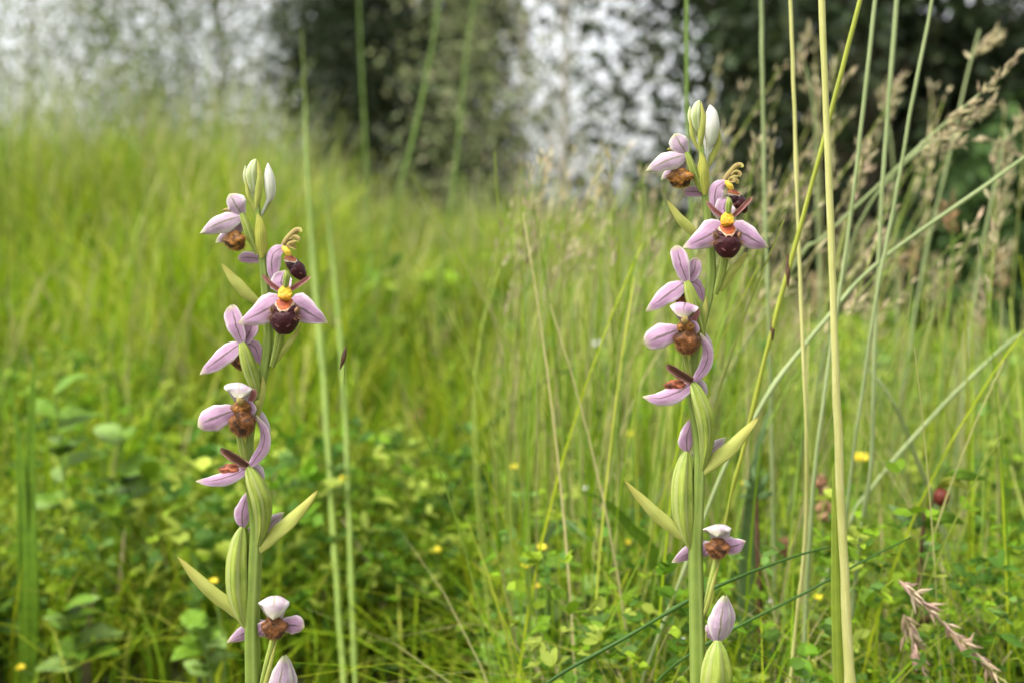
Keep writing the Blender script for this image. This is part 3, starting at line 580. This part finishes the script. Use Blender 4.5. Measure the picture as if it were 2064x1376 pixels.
for i, (a, b, d, s, l) in enumerate([
    (1222, 1068, .62, 10, 'bright yellow flower left of the lowest bract of the right orchid, upper of two'),
    (1264, 1094, .60, 10, 'bright yellow flower nearest the lowest bract of the right orchid'),
    (1036, 942, .62, 9, 'yellow flower at the left margin of the right orchid group, above the trefoil heads'),
    (1228, 860, .70, 9, 'orange-yellow flower level with the lowest sepal of the right orchid'),
    (1268, 876, .70, 9, 'lemon flower just right of the orange-yellow one'),
    (1092, 1104, .52, 11, 'pale yellow trefoil head at the lower left of the right orchid, topmost of its three'),
    (1062, 1140, .52, 11, 'pale yellow trefoil head, middle of its three'),
    (1080, 1182, .52, 10, 'orange-tinged trefoil head, lowest of its three'),
    (1736, 925, .62, 17, 'broad yellow flower between the thick straw stalk and the second grey-green one'),
    (1650, 1205, .50, 10, 'yellow flower close left of the green leaf sheath'),
    (1768, 1138, .52, 9, 'tiny yellow flower right of the leaf sheath by the dark blade'),
    (1498, 975, .64, 9, 'yellow flower left of the grey leaves on the brown stem'),
    (430, 1172, .56, 10, 'yellow flower by the lowest bract of the left orchid'),
    (878, 1110, .66, 12, 'yellow flower right of the stalks by the left orchid'),
    (42, 1346, .60, 10, 'orange-yellow flower in the bottom left corner'),
    (692, 965, .66, 9, 'yellow flower behind the two stalks by the left orchid')]):
    small_flower(a, b, d, s, M_YFLOWER, l, YG, 'yellow_flower', 300 + i)
WG = 'small white flowers in the turf'
for i, (a, b, d, s, l) in enumerate([
    (1178, 985, .66, 7, 'tiny white flower above the arching bright blade'), (1200, 1226, .52, 8, 'pinkish white flower head at lower left of the right orchid'),
    (1204, 695, .95, 10, 'white fluffy head in the grass left of the right orchid'), (1498, 1092, .56, 7, 'white flower right of the lowest open flower of the right orchid'),
    (1680, 1262, .50, 7, 'white flower close left of the leaf sheath near the bottom'), (1375, 1288, .48, 6, 'white flower left of the right orchid stem near the bottom'),
    (1552, 1212, .52, 7, 'white flower right of the brown stem')]):
    small_flower(a, b, d, s, M_WFLOWER, l, WG, 'white_flower', 400 + i)
# sorrel spikes
for i, (a, b, d, l) in enumerate([(1655, 1000, .56, 'reddish dock spike left of the thick straw stalk'), (1575, 1112, .54, 'small red dock spike by the upper dark blade'), (846, 840, 1.0, 'blurred reddish dock spike far right of the left orchid')]):
    r = stalk('dock_spike', [(a - 5, b - 45, 2, d), (a, b, 2.5, d), (a + 6, b + 120, 3, d)], M_GREEN, l, 'dock', 'reddish dock spikes', 6, 14)
    spikelets(r, [(a + 4, b + 55, d), (a, b, d), (a - 6, b - 45, d)] if i == 0 else [(a, b + 12, d), (a, b, d), (a - 2, b - 14, d)], 46 if i == 0 else 16, .0018, .004, np.array([(.38, .19, .11), (.36, .24, .12), (.45, .27, .17)]), 90 + i, thick=.4)
# leafy herbs that stand out, built leaf by leaf
HG = 'leafy herbs around the orchids'
HL = ['trefoil with pale green leaves at the left margin of the right orchid group', 'toothed leafy herb under the lowest bract of the right orchid', 'bushy herb at the bottom edge left of the right orchid stem', 'leafy herb between the brown stem and the leaf sheath',
      'leafy herb below the long dry seed head', 'leafy herb in the lower right corner', 'blurred pale herb at mid height left of the left orchid', 'blurred leafy herb under the lowest bract of the left orchid',
      'blurred bushy herb at the bottom left', 'leafy herb low down right of the stalks by the left orchid', 'leafy herb at the bottom between the two orchids', 'herb with yellowish leaves left of the lowest bract of the left orchid']
for i, (px, py, d, hh) in enumerate([(1075, 1100, .53, .11), (1180, 1190, .52, .10), (1215, 1290, .50, .08), (1590, 1240, .52, .09), (1905, 1290, .50, .07), (2010, 1260, .52, .08), (110, 790, .70, .15), (400, 1260, .56, .09), (130, 1230, .60, .10), (830, 1180, .64, .11), (1000, 1300, .54, .08), (240, 870, .72, .15)]):
    rng = np.random.default_rng(500 + i); top = PD(px, py, d); g = np.array([top[0] + .004, top[1] + .01, 0])
    root = empty('leafy_herb', g, label=HL[i], cat='herb', group=HG)
    ax = spline([g, (g + top) / 2 + rng.normal(0, .004, 3), top], 20)
    v, f, uv = tube_geo(np.c_[spline([g, (g + top) / 2 + [.003, 0, 0], top], 8), np.linspace(.0012, .0006, 8)], 10, 5); mesh('stem', v, f, M_GREEN, root, uv=uv)
    for k in range(16):
        p0 = ax[rng.integers(6, 20)]; az = k * 2.4 + rng.normal(0, .3); L = rng.uniform(.011, .022) * (d / .5)
        dr = np.array([math.cos(az), math.sin(az), rng.uniform(.1, .7)]); dr /= np.linalg.norm(dr)
        leaf_part(root, [p0, p0 + dr * L * .5, p0 + dr * L + np.array([0, 0, -.15 * L])], L * .26, M_LEAFG if (k + i) % 4 else M_GREEN, face=(0, -.4, 1), nu=7, seed=k, prof='ovate')

# ------------------------------------------------------------------ the two bee orchids
def wob(p, f, ph):
    return (np.sin(f * p[..., 0] + ph + 1.7 * np.sin(f * .7 * p[..., 2])) + np.sin(f * 1.3 * p[..., 2] + 2 * ph + 1.5 * np.sin(f * .8 * p[..., 0])) + np.sin(f * 1.1 * p[..., 1] + 3 * ph)) / 3
def lip_geo(c, w, h, dep, yaw, pitch, style, seed=0, hairs=160, roll=0.0):
    "bee-like lip; c world centre, w/h/dep half sizes in metres; returns verts, quads+tris, colours"
    nu, nv = (90, 110) if style == 'bee' else (56, 64); rng = np.random.default_rng(seed)
    z = np.linspace(1, -1, nu); low = np.clip((-.1 - z) / .9, 0, 1)
    up = np.interp(z, [-.1, .1, .35, .55, .75, .92, 1], [1, .97, .86, .72, .62, .48, .05])
    pr = np.where(z < -.1, np.sqrt(np.maximum(1 - low ** 1.5, 0)), up); pr[0] = pr[-1] = .02
    th = np.linspace(0, 2 * math.pi, nv, endpoint=False)
    Z, T = np.meshgrid(z, th, indexing='ij'); PRr = np.repeat(pr[:, None], nv, 1)
    x = PRr * np.sin(T); y = -PRr * np.cos(T)                    # y<0 is the face
    front = y < .1; y = np.where(y < 0, y, y * .45); xx = x
    P0 = np.stack([x, y, Z], -1)
    if style == 'bee':
        waist = 1 - .16 * np.exp(-((Z - .12) / .12) ** 2) * (np.abs(x) > .5)
        x = x * waist; lump = 1 + .025 * wob(P0, 9, seed)
        groove = .12 * np.exp(-((Z - .16 - .3 * xx ** 2) / .07) ** 2)
    else: 
        lump = 1 + .16 * wob(P0, 3.4, seed) + .05 * wob(P0, 9, seed + 2) + .30 * np.exp(-(((np.abs(xx) - .75) / .3) ** 2 + ((Z - .25) / .25) ** 2)) - .12 * np.exp(-((xx / .25) ** 2 + ((Z - .1) / .5) ** 2)) * (y < 0); groove = 0
    P_ = np.stack([x * w * lump, y * dep * (lump - groove), Z * h * (.9 + .1 * lump)], -1)
    col = np.tile(np.array((.042, .006, .009)), (nu, nv, 1)).astype(float)
    if style == 'bee':
        edge = .20 + .40 * (xx / .6) ** 2 + .06 * np.cos(14 * xx)
        rr = np.sqrt((xx / .50) ** 2 + ((Z - .80) / .46) ** 2)
        col[Z > edge] = (.30, .09, .06); col[(Z > edge) & (Z < edge + .075)] = (.62, .38, .27)
        col[(Z > edge) & (np.abs(xx) >= .58)] = (.36, .17, .10)
        col[(rr < 1.28) & (Z > edge)] = (.60, .40, .26); col[rr < 1.06] = (.38, .085, .018); col[rr < .62] = (.27, .045, .014)
        for sx in (-1, 1): col[((xx - sx * .38) ** 2 / .022 + (Z + .50 - .5 * (xx - sx * .38) * sx) ** 2 / .0018) < 1] = (.20, .09, .10)
        col[Z < -.955] = (.45, .36, .10); col[~front] = (.30, .26, .06)
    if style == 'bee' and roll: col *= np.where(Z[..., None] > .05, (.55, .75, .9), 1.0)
    if style != 'bee':
        br = np.array({'brown': (.15, .058, .016), 'amber': (.21, .09, .015), 'red': (.24, .07, .03)}[style])
        nz = .5 + .5 * wob(P0, 8, seed + 5); fz = .5 + .5 * wob(P0, 26, seed + 6)
        col = br[None, None] * (.30 + 1.15 * nz[..., None] + .5 * fz[..., None])
        col[(wob(P0, 5, seed + 9) > .38)] *= .35
        if style == 'amber': col[Z < -.8] = (.42, .38, .08); col[(Z > -.62) & (Z < -.2) & (nz < .62)] *= .35
    V = P_.reshape(-1, 3); C_ = col.reshape(-1, 3); F4 = grid_faces(nu, nv, True)
    k = rng.integers(2 * nv, (nu - 2) * nv, hairs)
    if style == 'bee':
        ok = (np.abs(V[k, 0] / w) > .66) & (V[k, 2] / h > -.15); k = k[ok]
    nrm = norm(V[k] / np.array([w * w, dep * dep, h * h])); L = w * rng.uniform(.08, .24, len(k)) * (1.5 if style == 'bee' else 1)
    q = norm(np.cross(nrm, rng.normal(0, 1, (len(k), 3)))) * (w * .013)
    tip = V[k] + nrm * L[:, None] + rng.normal(0, .3, (len(k), 3)) * L[:, None] - np.array([0, 0, .3]) * L[:, None]
    hv = np.stack([V[k] - q, V[k] + q, tip], 1).reshape(-1, 3); F3 = np.arange(len(hv)).reshape(-1, 3) + len(V)
    hc = np.repeat(((.30, .16, .07) if style == 'bee' else 1.5 * C_[k] + .02) * rng.uniform(.6, 1.4, (len(k), 1)), 3, 0)
    V = np.concatenate([V, hv]); C_ = np.concatenate([C_, hc])
    cy, sy, cp, sp, cr, sr = math.cos(yaw), math.sin(yaw), math.cos(pitch), math.sin(pitch), math.cos(roll), math.sin(roll)
    Rx = np.array([[1, 0, 0], [0, cp, -sp], [0, sp, cp]]); Rz = np.array([[cy, -sy, 0], [sy, cy, 0], [0, 0, 1]]); Ry = np.array([[cr, 0, sr], [0, 1, 0], [-sr, 0, cr]])
    return V @ (Ry @ Rz @ Rx).T + c, [F4, F3], C_

def column_col(v, c, h):
    "yellow anther block with orange-red eye spots and a green beak"
    z = (v[:, 2] - c[2]) / h; x = v[:, 0] - c[0]
    col = np.tile(np.array((.72, .50, .03)), (len(v), 1)); col[z < -.25] = (.60, .28, .03); col[z > .75] = (.50, .55, .12)
    return col

def build_orchid(right):
    if right:
        def T(x, y, z=0, o=(0, 0)): return PD(1400 + (x - 505) * .955 + o[0], 245 + (y - 365) * .955 + o[1], D0 - z * S * .955)
        k_ = S * .955
    else:
        def T(x, y, z=0, o=(0, 0)): return PD(x + o[0] * 0, y + o[1] * 0, D0 - z * S)
        k_ = S
    lab = ('right-hand bee orchid standing among the sharp straw stalks, dark sky-gapped trees behind' if right else
           'left-hand bee orchid standing before the soft blurred meadow')
    base = PD(1412 if right else 522, HZ + CH / S, D0); base[2] = 0
    root = empty('bee_orchid', base, label=lab, cat='orchid', group='flowering bee orchids')
    seed = [1000 if right else 0]
    def nx(): seed[0] += 1; return seed[0]
    def blade(name, par, pts, hw, mat, prof='ovate', o=(0, 0), **k):
        P3 = [T(*p, o=o) if len(p) == 3 else T(p[0], p[1], 0, o) for p in pts]
        v, f, uv = blade_geo(P3, hw * k_, prof, seed=nx(), **k); return mesh(name, v, f, mat, par, uv=uv)
    def tube(name, par, pts, mat, o=(0, 0), ribs=0, rib=0, n=26, seg=14, squash=1.0):
        P4 = [np.append(T(p[0], p[1], p[2], o if len(p) < 5 else p[4]), p[3] * k_) for p in pts]
        v, f, uv = tube_geo(P4, n, seg, ribs, rib, squash); return mesh(name, v, f, mat, par, uv=uv)
    def lip(par, x, y, z, w, h, dep, yaw=0, pitch=0, style='brown', o=(0, 0), hairs=900, roll=0.0):
        v, f, c = lip_geo(T(x, y, z, o), w * k_, h * k_, dep * k_, yaw, pitch, style, nx(), hairs, roll); return mesh('lip', v, f, M_LIP, par, col=c)
    def flower(x, y, z, o=(0, 0), label=None): return empty('flower', T(x, y, z, o), root, label=label)
    # stem
    dyH, dyI, dyC, dyF = (0, -22), (0, -24), (0, -19), (0, 11)
    tube('stem', root, [(522, 2150, 0, 17), (516, 1800, 0, 16.5), (511, 1456, 0, 16), (508, 1260, 0, 15), (513, 1140, 0, 14), (516, 1060, -3, 13), (508, 985, -4, 12.5), (499, 920, -6, 11.5),
                      (503, 860, -6, 11), (519, 795, -4, 11), (534, 735, -3, 10.5), (541, 680, -2, 10), (538, 620, 0, 9.5), (533, 560, 0, 9), (527, 500, 0, 8), (521, 440, 0, 6.5), (517, 400, 0, 5), (516, 360, 0, 3)], M_STEM, n=90, seg=30, ribs=5, rib=.07)
    # buds and their bracts
    def bud(pts, mat, lab=None): 
        b_ = tube('bud', root, pts, mat, ribs=3, rib=.10, n=18)
        if lab: b_['label'] = lab
    bud([(516, 392, 2, 3), (510, 376, 5, 8), (507, 350, 7, 10.5), (511, 330, 6, 7), (516, 321, 4, 1)], M_BUD)
    bud([(513, 400, -8, 3), (500, 376, -8, 4), (495, 354, -8, 5), (495, 334, -8, 1)], M_BUD)
    if right: bud([(527, 462, -4, 3.5), (534, 424, -2, 4), (539, 406, 2, 11), (541, 375, 4, 15.5), (540, 345, 3, 11), (537, 330, 2, 1)], M_BUDW, 'whitish bud')
    else: bud([(524, 440, -4, 3), (538, 410, -1, 3.5), (545, 397, 0, 8.5), (545, 375, 2, 11), (542, 350, 2, 9), (540, 329, 1, 1)], M_BUDW, 'whitish bud')
    blade('bract', root, [(516, 425, 4), (520, 392, 12), (523, 358, 15), (519, 323, 12)], 7.5, M_BRACT, 'lance', cup=.5)
    blade('bract', root, [(526, 472, -6), (544, 436, -6), (557, 405, 0), (554, 368, 4)] if right else [(523, 440, -6), (533, 425, -4), (544, 408, -2), (550, 385, -2)], 7 if right else 4, M_BRACT, 'lance', cup=.4)
    blade('bract', root, [(516, 430, 0), (503, 402, 3), (498, 380, 4), (496, 352, 2)], 5, M_BRACT, 'lance', cup=.4)
    # A: top left flower, seen from the side/back
    fA = flower(480, 440, 8, label='palest, half-open flower at the top left')
    blade('sepal', fA, [(489, 434, 12), (476, 414, 20), (462, 391, 14)], 21, M_PALE, 'round', cup=.55)
    blade('sepal', fA, [(488, 436, 14), (450, 446, 26), (402, 471, 18)], 21, M_PALE, 'ovate', face=(-.15, -1, .35), cup=.5, twist=.25)
    blade('sepal', fA, [(486, 442, 0), (466, 466, -4), (434, 489, -6)], 17, M_PALE, 'ovate', cup=.4)
    blade('petal', fA, [(484, 432, 4), (466, 424, 2), (446, 424, -2)], 6, M_YELP, 'lance', cup=.4)
    lip(fA, 475, 485, 8, 25, 22, 16, -.5, .25, 'amber')
    tube('ovary', fA, [(487, 430, 12, 5), (494, 448, 12, 8), (505, 478, 10, 8.5), (519, 512, 5, 5)], M_OVARY, ribs=6, rib=.10)
    blade('bract', root, [(527, 520, 12), (525, 488, 17), (523, 455, 17), (518, 428, 12)], 13.5, M_BRACTY, 'ovate', cup=.55)
    # B: side-on flower behind the main one
    oB = (0, -6); fB = flower(568, 505, 10, oB, 'side-on flower behind the main one')
    blade('sepal', fB, [(572, 497, 10), (552, 512, 16), (548, 545, 14), (556, 580, 10)], 17, M_LILAC, 'ovate', face=(-.3, -1, .1), o=oB, cup=.35)
    blade('sepal', fB, [(566, 503, 2), (578, 484, 6), (592, 468, 8), (602, 463, 10), (608, 468, 14)], 7, M_YELP, 'strap', o=oB, cup=.8)
    blade('sepal', fB, [(530, 525, -12), (505, 519, -12), (478, 521, -10)], 12, M_LILAC, 'round', o=oB, cup=.3)
    blade('petal', fB, [(576, 500, 12), (588, 490, 16), (599, 486, 18)], 6, M_YELP, 'lance', o=oB, cup=.6)
    blade('petal', fB, [(578, 496, 14), (592, 496, 18), (597, 503, 18)], 5, M_YELP, 'strap', o=oB, cup=-.6, wav=.3)
    blade('petal', fB, [(582, 484, 12), (594, 478, 16), (602, 482, 18), (600, 490, 20)], 4.5, M_YELP, 'lance', o=oB, cup=.8, wav=.3)
    vv_, ff_, uu_ = tube_geo([np.append(T(570, 498, 10, oB), 4 * k_), np.append(T(578, 506, 14, oB), 7 * k_), np.append(T(584, 516, 14, oB), 5 * k_), np.append(T(587, 521, 14, oB), 1 * k_)], 14, 10)
    mesh('column', vv_, ff_, M_LIP, fB, col=np.tile((.70, .47, .05), (len(vv_), 1)))
    lip(fB, 595, 540, 10, 17, 31, 18, .75, .1, 'bee', oB, 500, -.72)
    tube('ovary', fB, [(566, 503, 6, 5), (552, 530, 0, 8), (540, 580, -4, 7), (538, 610, -4, 5)], M_OVARY, o=oB, ribs=6, rib=.1)
    # C: main flower facing us
    o = dyC; fC = flower(574, 600, 45, o, 'fully open flower facing us, with the dark bee-like lip')
    blade('sepal', fC, [(566, 606, 36), (540, 622, 40), (508, 639, 40), (480, 651, 34)], 29, M_LILAC, 'tri', face=(-.1, -1, .1), o=o, cup=.25)
    blade('sepal', fC, [(584, 606, 36), (608, 622, 40), (636, 638, 40), (661, 651, 32)], 28, M_LILAC, 'tri', face=(.1, -1, .1), o=o, cup=.25)
    blade('sepal', fC, [(573, 590, 30), (568, 566, 24), (574, 544, 12)], 22, M_LILAC, 'ovate', o=o, cup=-.2)
    blade('petal', fC, [(562, 584, 44), (546, 572, 50), (529, 553, 54)], 5, M_HORN, 'strap', o=o, cup=-.5)
    blade('petal', fC, [(587, 584, 44), (604, 572, 50), (627, 557, 54)] if not right else [(587, 584, 44), (606, 566, 50), (627, 543, 54)], 5, M_HORN, 'strap', o=o, cup=-.5)
    lip(fC, 574, 638, 50, 30, 37, 24, 0, -.12, 'bee', o, 1500)
    for sx in (-1, 1):
        P4 = [np.append(T(574 + sx * 20, 630, 52, o), 7 * k_), np.append(T(574 + sx * 26, 624, 60, o), 5 * k_), np.append(T(574 + sx * 28, 619, 68, o), 1.2 * k_)]
        v, f, uv = tube_geo(P4, 10, 9); mesh('side_lobe', v, f, M_LIP, fC, col=np.tile((.30, .17, .10), (len(v), 1)) * np.linspace(.6, 1.4, len(v))[:, None])
    v, f, uv = tube_geo([np.append(T(574, 604, 58, o), 9 * k_), np.append(T(574, 600, 62, o), 13.5 * k_), np.append(T(574, 592, 59, o), 14 * k_), np.append(T(575, 584, 57, o), 12 * k_), np.append(T(576, 575, 56, o), 5 * k_)], 40, 40, squash=.36)
    v = v + norm(v - T(574, 590, 40, o)) * (.9 * k_ * wob(v / k_, .55, 2))[:, None]
    cc = np.tile(np.array((.62, .41, .025)), (len(v), 1)); u_, w_ = uv[:, 0], uv[:, 1]
    cc[np.abs(np.abs(w_ - 0.0) - .12) < .045] *= (1, .55, .5); cc[np.abs(np.abs(w_ - 1.0) - .12) < .045] *= (1, .55, .5); cc[u_ < .30] = (.62, .27, .02); cc[(u_ < .5) & (np.abs(np.sin(w_ * 40)) > .8)] = (.62, .32, .02); cc[(u_ > .42) & (u_ < .52) & ((w_ < .2) | (w_ > .8))] *= (.85, .6, .5)
    mesh('column', v, f, M_LIP, fC, col=cc)
    v, f, uv = tube_geo([np.append(T(576, 578, 56, o), 5 * k_), np.append(T(577, 567, 58, o), 6.5 * k_), np.append(T(578, 555, 60, o), 6.5 * k_), np.append(T(577, 545, 62, o), 2 * k_)], 14, 12)
    mesh('beak', v, f, M_OVARY, fC, uv=uv)
    tube('ovary', fC, [(574, 600, 30, 5), (570, 640, 22, 9), (562, 690, 12, 9.5), (549, 738, 3, 6)], M_OVARY, o=(0, -8), ribs=6, rib=.1)
    # bracts round the middle
    blade('bract', root, [(524, 612, 2), (500, 592, 12), (473, 565, 18), (446, 531, 20)], 12, M_BRACT, 'lance', face=(.2, -1, .3), cup=.45)
    blade('bract', root, [(552, 738, 6), (572, 705, 14), (592, 680, 18), (609, 655, 20)] if right else [(549, 735, 6), (570, 706, 14), (590, 682, 18), (607, 652, 20)], 10 if right else 8, M_BRACT, 'lance', o=(6, -14), cup=.4)
    # F: flower seen from behind
    o = dyF; fF = flower(487, 690, 18, o, 'lilac flower seen from behind, left of the stem')
    blade('sepal', fF, [(489, 692, 20), (478, 662, 24), (472, 640, 20), (464, 615, 10)], 18, M_LILAC, 'round', o=o, cup=-.35)
    blade('sepal', fF, [(490, 692, 16), (504, 668, 16), (508, 640, 8)], 15, M_LILAC, 'round', face=(.3, -1, 0), o=o, cup=-.2)
    blade('sepal', fF, [(488, 692, 20), (452, 715, 26), (402, 755, 18)], 20, M_LILAC, 'ovate', face=(-.2, -1, .25), o=o, cup=.3)
    blade('sepal', fF, [(494, 690, 12), (514, 700, 8), (526, 738, 0)], 13, M_LILAC, 'ovate', face=(.4, -1, 0), o=o, cup=.3)
    lip(fF, 484, 730, 4, 17, 17, 12, -.6, .4, 'brown', o)
    tube('ovary', fF, [(487, 690, 22, 6), (493, 708, 22, 11), (502, 738, 18, 14), (513, 772, 12, 12), (522, 806, 4, 6)], M_OVARY, o=o, ribs=6, rib=.13, seg=36)
    # small bract at the node
    blade('bract', root, [(517, 842, 6), (522, 812, 12), (528, 785, 14), (530, 757, 12)], 9, M_BRACT, 'lance', o=dyH, cup=.6)
    # H: hooded flower with furry brown lip
    o = dyH; fH = flower(486, 815, 24, o, 'flower with a hood of pale pink over a furry brown lip')
    blade('sepal', fH, [(488, 816, 8), (487, 788, 14), (484, 771, 32), (482, 780, 52), (481, 803, 58)], 28, M_WHITE if not right else M_LILAC, 'round', o=o, cup=-.4, side=(1, 0, -.1))
    blade('sepal', fH, [(476, 826, 22), (440, 838, 30), (398, 858, 24)], 25, M_LILAC, 'round', face=(-.1, -1, .1), o=o, cup=.3)
    for q in ((fH, 484, 807, dyH),):
        v, f, uv = tube_geo([np.append(T(q[1], q[2] - 9, 46, q[3]), 3 * k_), np.append(T(q[1], q[2], 54, q[3]), 8 * k_), np.append(T(q[1], q[2] + 8, 52, q[3]), 3 * k_)], 12, 12); mesh('column', v, f, M_YELP, q[0], uv=uv)
    blade('petal', fH, [(503, 812, 30), (510, 795, 36), (512, 782, 38)], 7, M_HORN, 'strap', o=o, cup=.6)
    blade('petal', fH, [(500, 808, 32), (506, 820, 36), (508, 836, 36)], 9, M_LILAC, 'round', o=o, cup=.3)
    blade('sepal', fH, [(502, 826, 6), (526, 842, 4), (546, 872, 4)], 11, M_PALE, 'ovate', face=(.5, -1, 0), o=o, cup=.4)
    lip(fH, 486, 822, 36, 17, 18, 15, -.2, .2, 'amber', o); lip(fH, 489, 851, 36, 24, 28, 19, -.15, .1, 'brown', o, 2600)
    blade('petal', fH, [(490, 872, 34), (493, 880, 36), (494, 892, 34)], 4.5, M_BRACTY, 'lance', o=o, cup=.4)
    tube('ovary', fH, [(486, 815, 14, 6), (482, 850, 8, 10), (490, 900, 2, 10), (500, 950, -2, 7)], M_OVARY, o=o, ribs=6, rib=.1)
    # I: flower in profile, brown petals
    o = dyI; fI = flower(500, 940, 22, o, 'flower in profile with two brown strap petals')
    blade('sepal', fI, [(504, 938, 26), (526, 908, 30), (533, 876, 34), (517, 836, 40)], 13.5, M_LILAC, 'lance', face=(-.25, -1, 0), o=o, cup=.35)
    blade('sepal', fI, [(500, 943, 28), (464, 958, 36), (430, 968, 36), (394, 969, 30)] if not right else [(500, 943, 28), (464, 962, 36), (430, 974, 36), (394, 970, 30)], 15 if not right else 19, M_LILAC, 'ovate', face=(-.1, -1, .45), o=o, cup=.4)
    blade('sepal', fI, [(504, 940, 18), (520, 946, 16), (532, 968, 14)], 10, M_PALE, 'ovate', o=o, cup=.3)
    blade('petal', fI, [(500, 938, 28), (474, 922, 34), (444, 903, 38)], 9.5, M_BROWNP, 'strap', o=o, cup=-.5, face=(.2, -1, -.3))
    blade('petal', fI, [(499, 936, 20), (478, 930, 18), (458, 918, 16)], 7, M_HORN, 'strap', o=o, cup=.6)
    lip(fI, 466, 947, 20, 22, 13, 14, 0, 0, 'red', o, 900)
    tube('ovary', fI, [(500, 941, 24, 7), (512, 968, 28, 15, o), (527, 1008, 26, 18.5, (0, -18)), (530, 1052, 18, 14, (0, -10)), (521, 1098, 6, 6, (0, 0))], M_OVARY, o=o, ribs=6, rib=.16, seg=36, n=34)
    # large bracts
    bJ = blade('bract', root, [(518, 1110, 8), (548, 1080, 18), (586, 1046, 24), (640, 988, 26)], 16, M_BRACT, 'lance', face=(-.2, -1, .2), cup=.35, twist=.35)
    blade('bract', root, [(495, 1252, 6), (462, 1222, 16), (410, 1177, 22), (358, 1122, 22)], 14, M_BRACT, 'lance', face=(.2, -1, .3), cup=.6)
    # K: flower behind the stem with a long ribbed ovary
    fK = flower(492, 1060, -14, label='flower half hidden behind the stem, on a long ribbed ovary')
    blade('sepal', fK, [(490, 1063, -10), (488, 1035, -6), (500, 988, -10)], 17, M_LILAC, 'ovate', cup=.35)
    blade('sepal', fK, [(500, 1068, -22), (535, 1060, -24), (573, 1031, -24)], 16, M_PALE, 'ovate', cup=.3)
    tube('ovary', fK, [(489, 1061, -8, 5), (484, 1085, -4, 15), (479, 1130, 0, 21), (480, 1190, 2, 21), (487, 1235, 4, 13), (496, 1262, 2, 6)], M_OVARY, ribs=6, rib=.15, seg=36, n=34)
    # M: lowest open flower, right of the stem
    o = (0, 0); fM = flower(553, 1255, 20, o, 'small low flower with white hood, right of the stem')
    blade('sepal', fM, [(554, 1252, 8), (555, 1222, 14), (553, 1201 if not right else 1214, 32), (552, 1216 if not right else 1222, 52), (551, 1248 if not right else 1240, 58)], 29, M_WHITE, 'round', o=o, cup=-.4, side=(1, 0, 0))
    blade('sepal', fM, [(560, 1262, 22), (590, 1260, 30), (614, 1262 if not right else 1250, 26)], 19, M_LILAC, 'round' if not right else 'ovate', o=o, cup=.3)
    blade('sepal', fM, [(548, 1260, -18), (500, 1272, -22), (457, 1295, -22)], 18, M_LILAC, 'ovate', o=o, cup=.3)
    blade('sepal', fM, [(550, 1258, 10), (533, 1264, 10), (518, 1282, 2)], 15, M_LILAC, 'round', o=o, cup=.2)
    lip(fM, 553, 1264, 36, 22, 22, 19, 0, .1, 'brown', o, 2400)
    tube('ovary', fM, [(553, 1270, 14, 5), (549, 1300, 12, 8), (538, 1345, 8, 8.5), (522, 1410, 2, 6)], M_OVARY, o=o, ribs=6, rib=.12)
    blade('bract', root, [(518, 1420, 6), (534, 1380, 18), (547, 1330, 22), (558, 1290, 22)], 5, M_BRACT, 'lance', cup=.4)
    # N: bud-like flower at the bottom
    o = (0, 0) if right else (0, 0); dy = 0 if right else -44; dx = 0 if right else 4
    fN = flower(556 + dx, 1440 + dy, 24, o, 'lowest flower, closed pink sepals on a fat green ovary')
    blade('sepal', fN, [(553 + dx, 1462 + dy, 26), (560 + dx, 1425 + dy, 34), (567 + dx, 1364 + dy, 30)], 24, M_PALE, 'ovate', cup=.5)
    blade('sepal', fN, [(550 + dx, 1460 + dy, 20), (538 + dx, 1440 + dy, 22), (527 + dx, 1440 + dy, 18)], 13, M_LILAC, 'round', cup=.4)
    blade('sepal', fN, [(558 + dx, 1460 + dy, 16), (578 + dx, 1420 + dy, 20), (572 + dx, 1362 + dy, 14)], 18, M_PALE, 'ovate', face=(.3, -1, 0), cup=.4)
    tube('ovary', fN, [(554 + dx, 1458 + dy, 26, 6), (553 + dx, 1490 + dy, 28, 22), (550 + dx, 1540 + dy, 24, 32), (536, 1600, 12, 26), (518, 1660, 2, 10)], M_OVARY, ribs=6, rib=.15, seg=36, n=34)
build_orchid(False)
build_orchid(True)
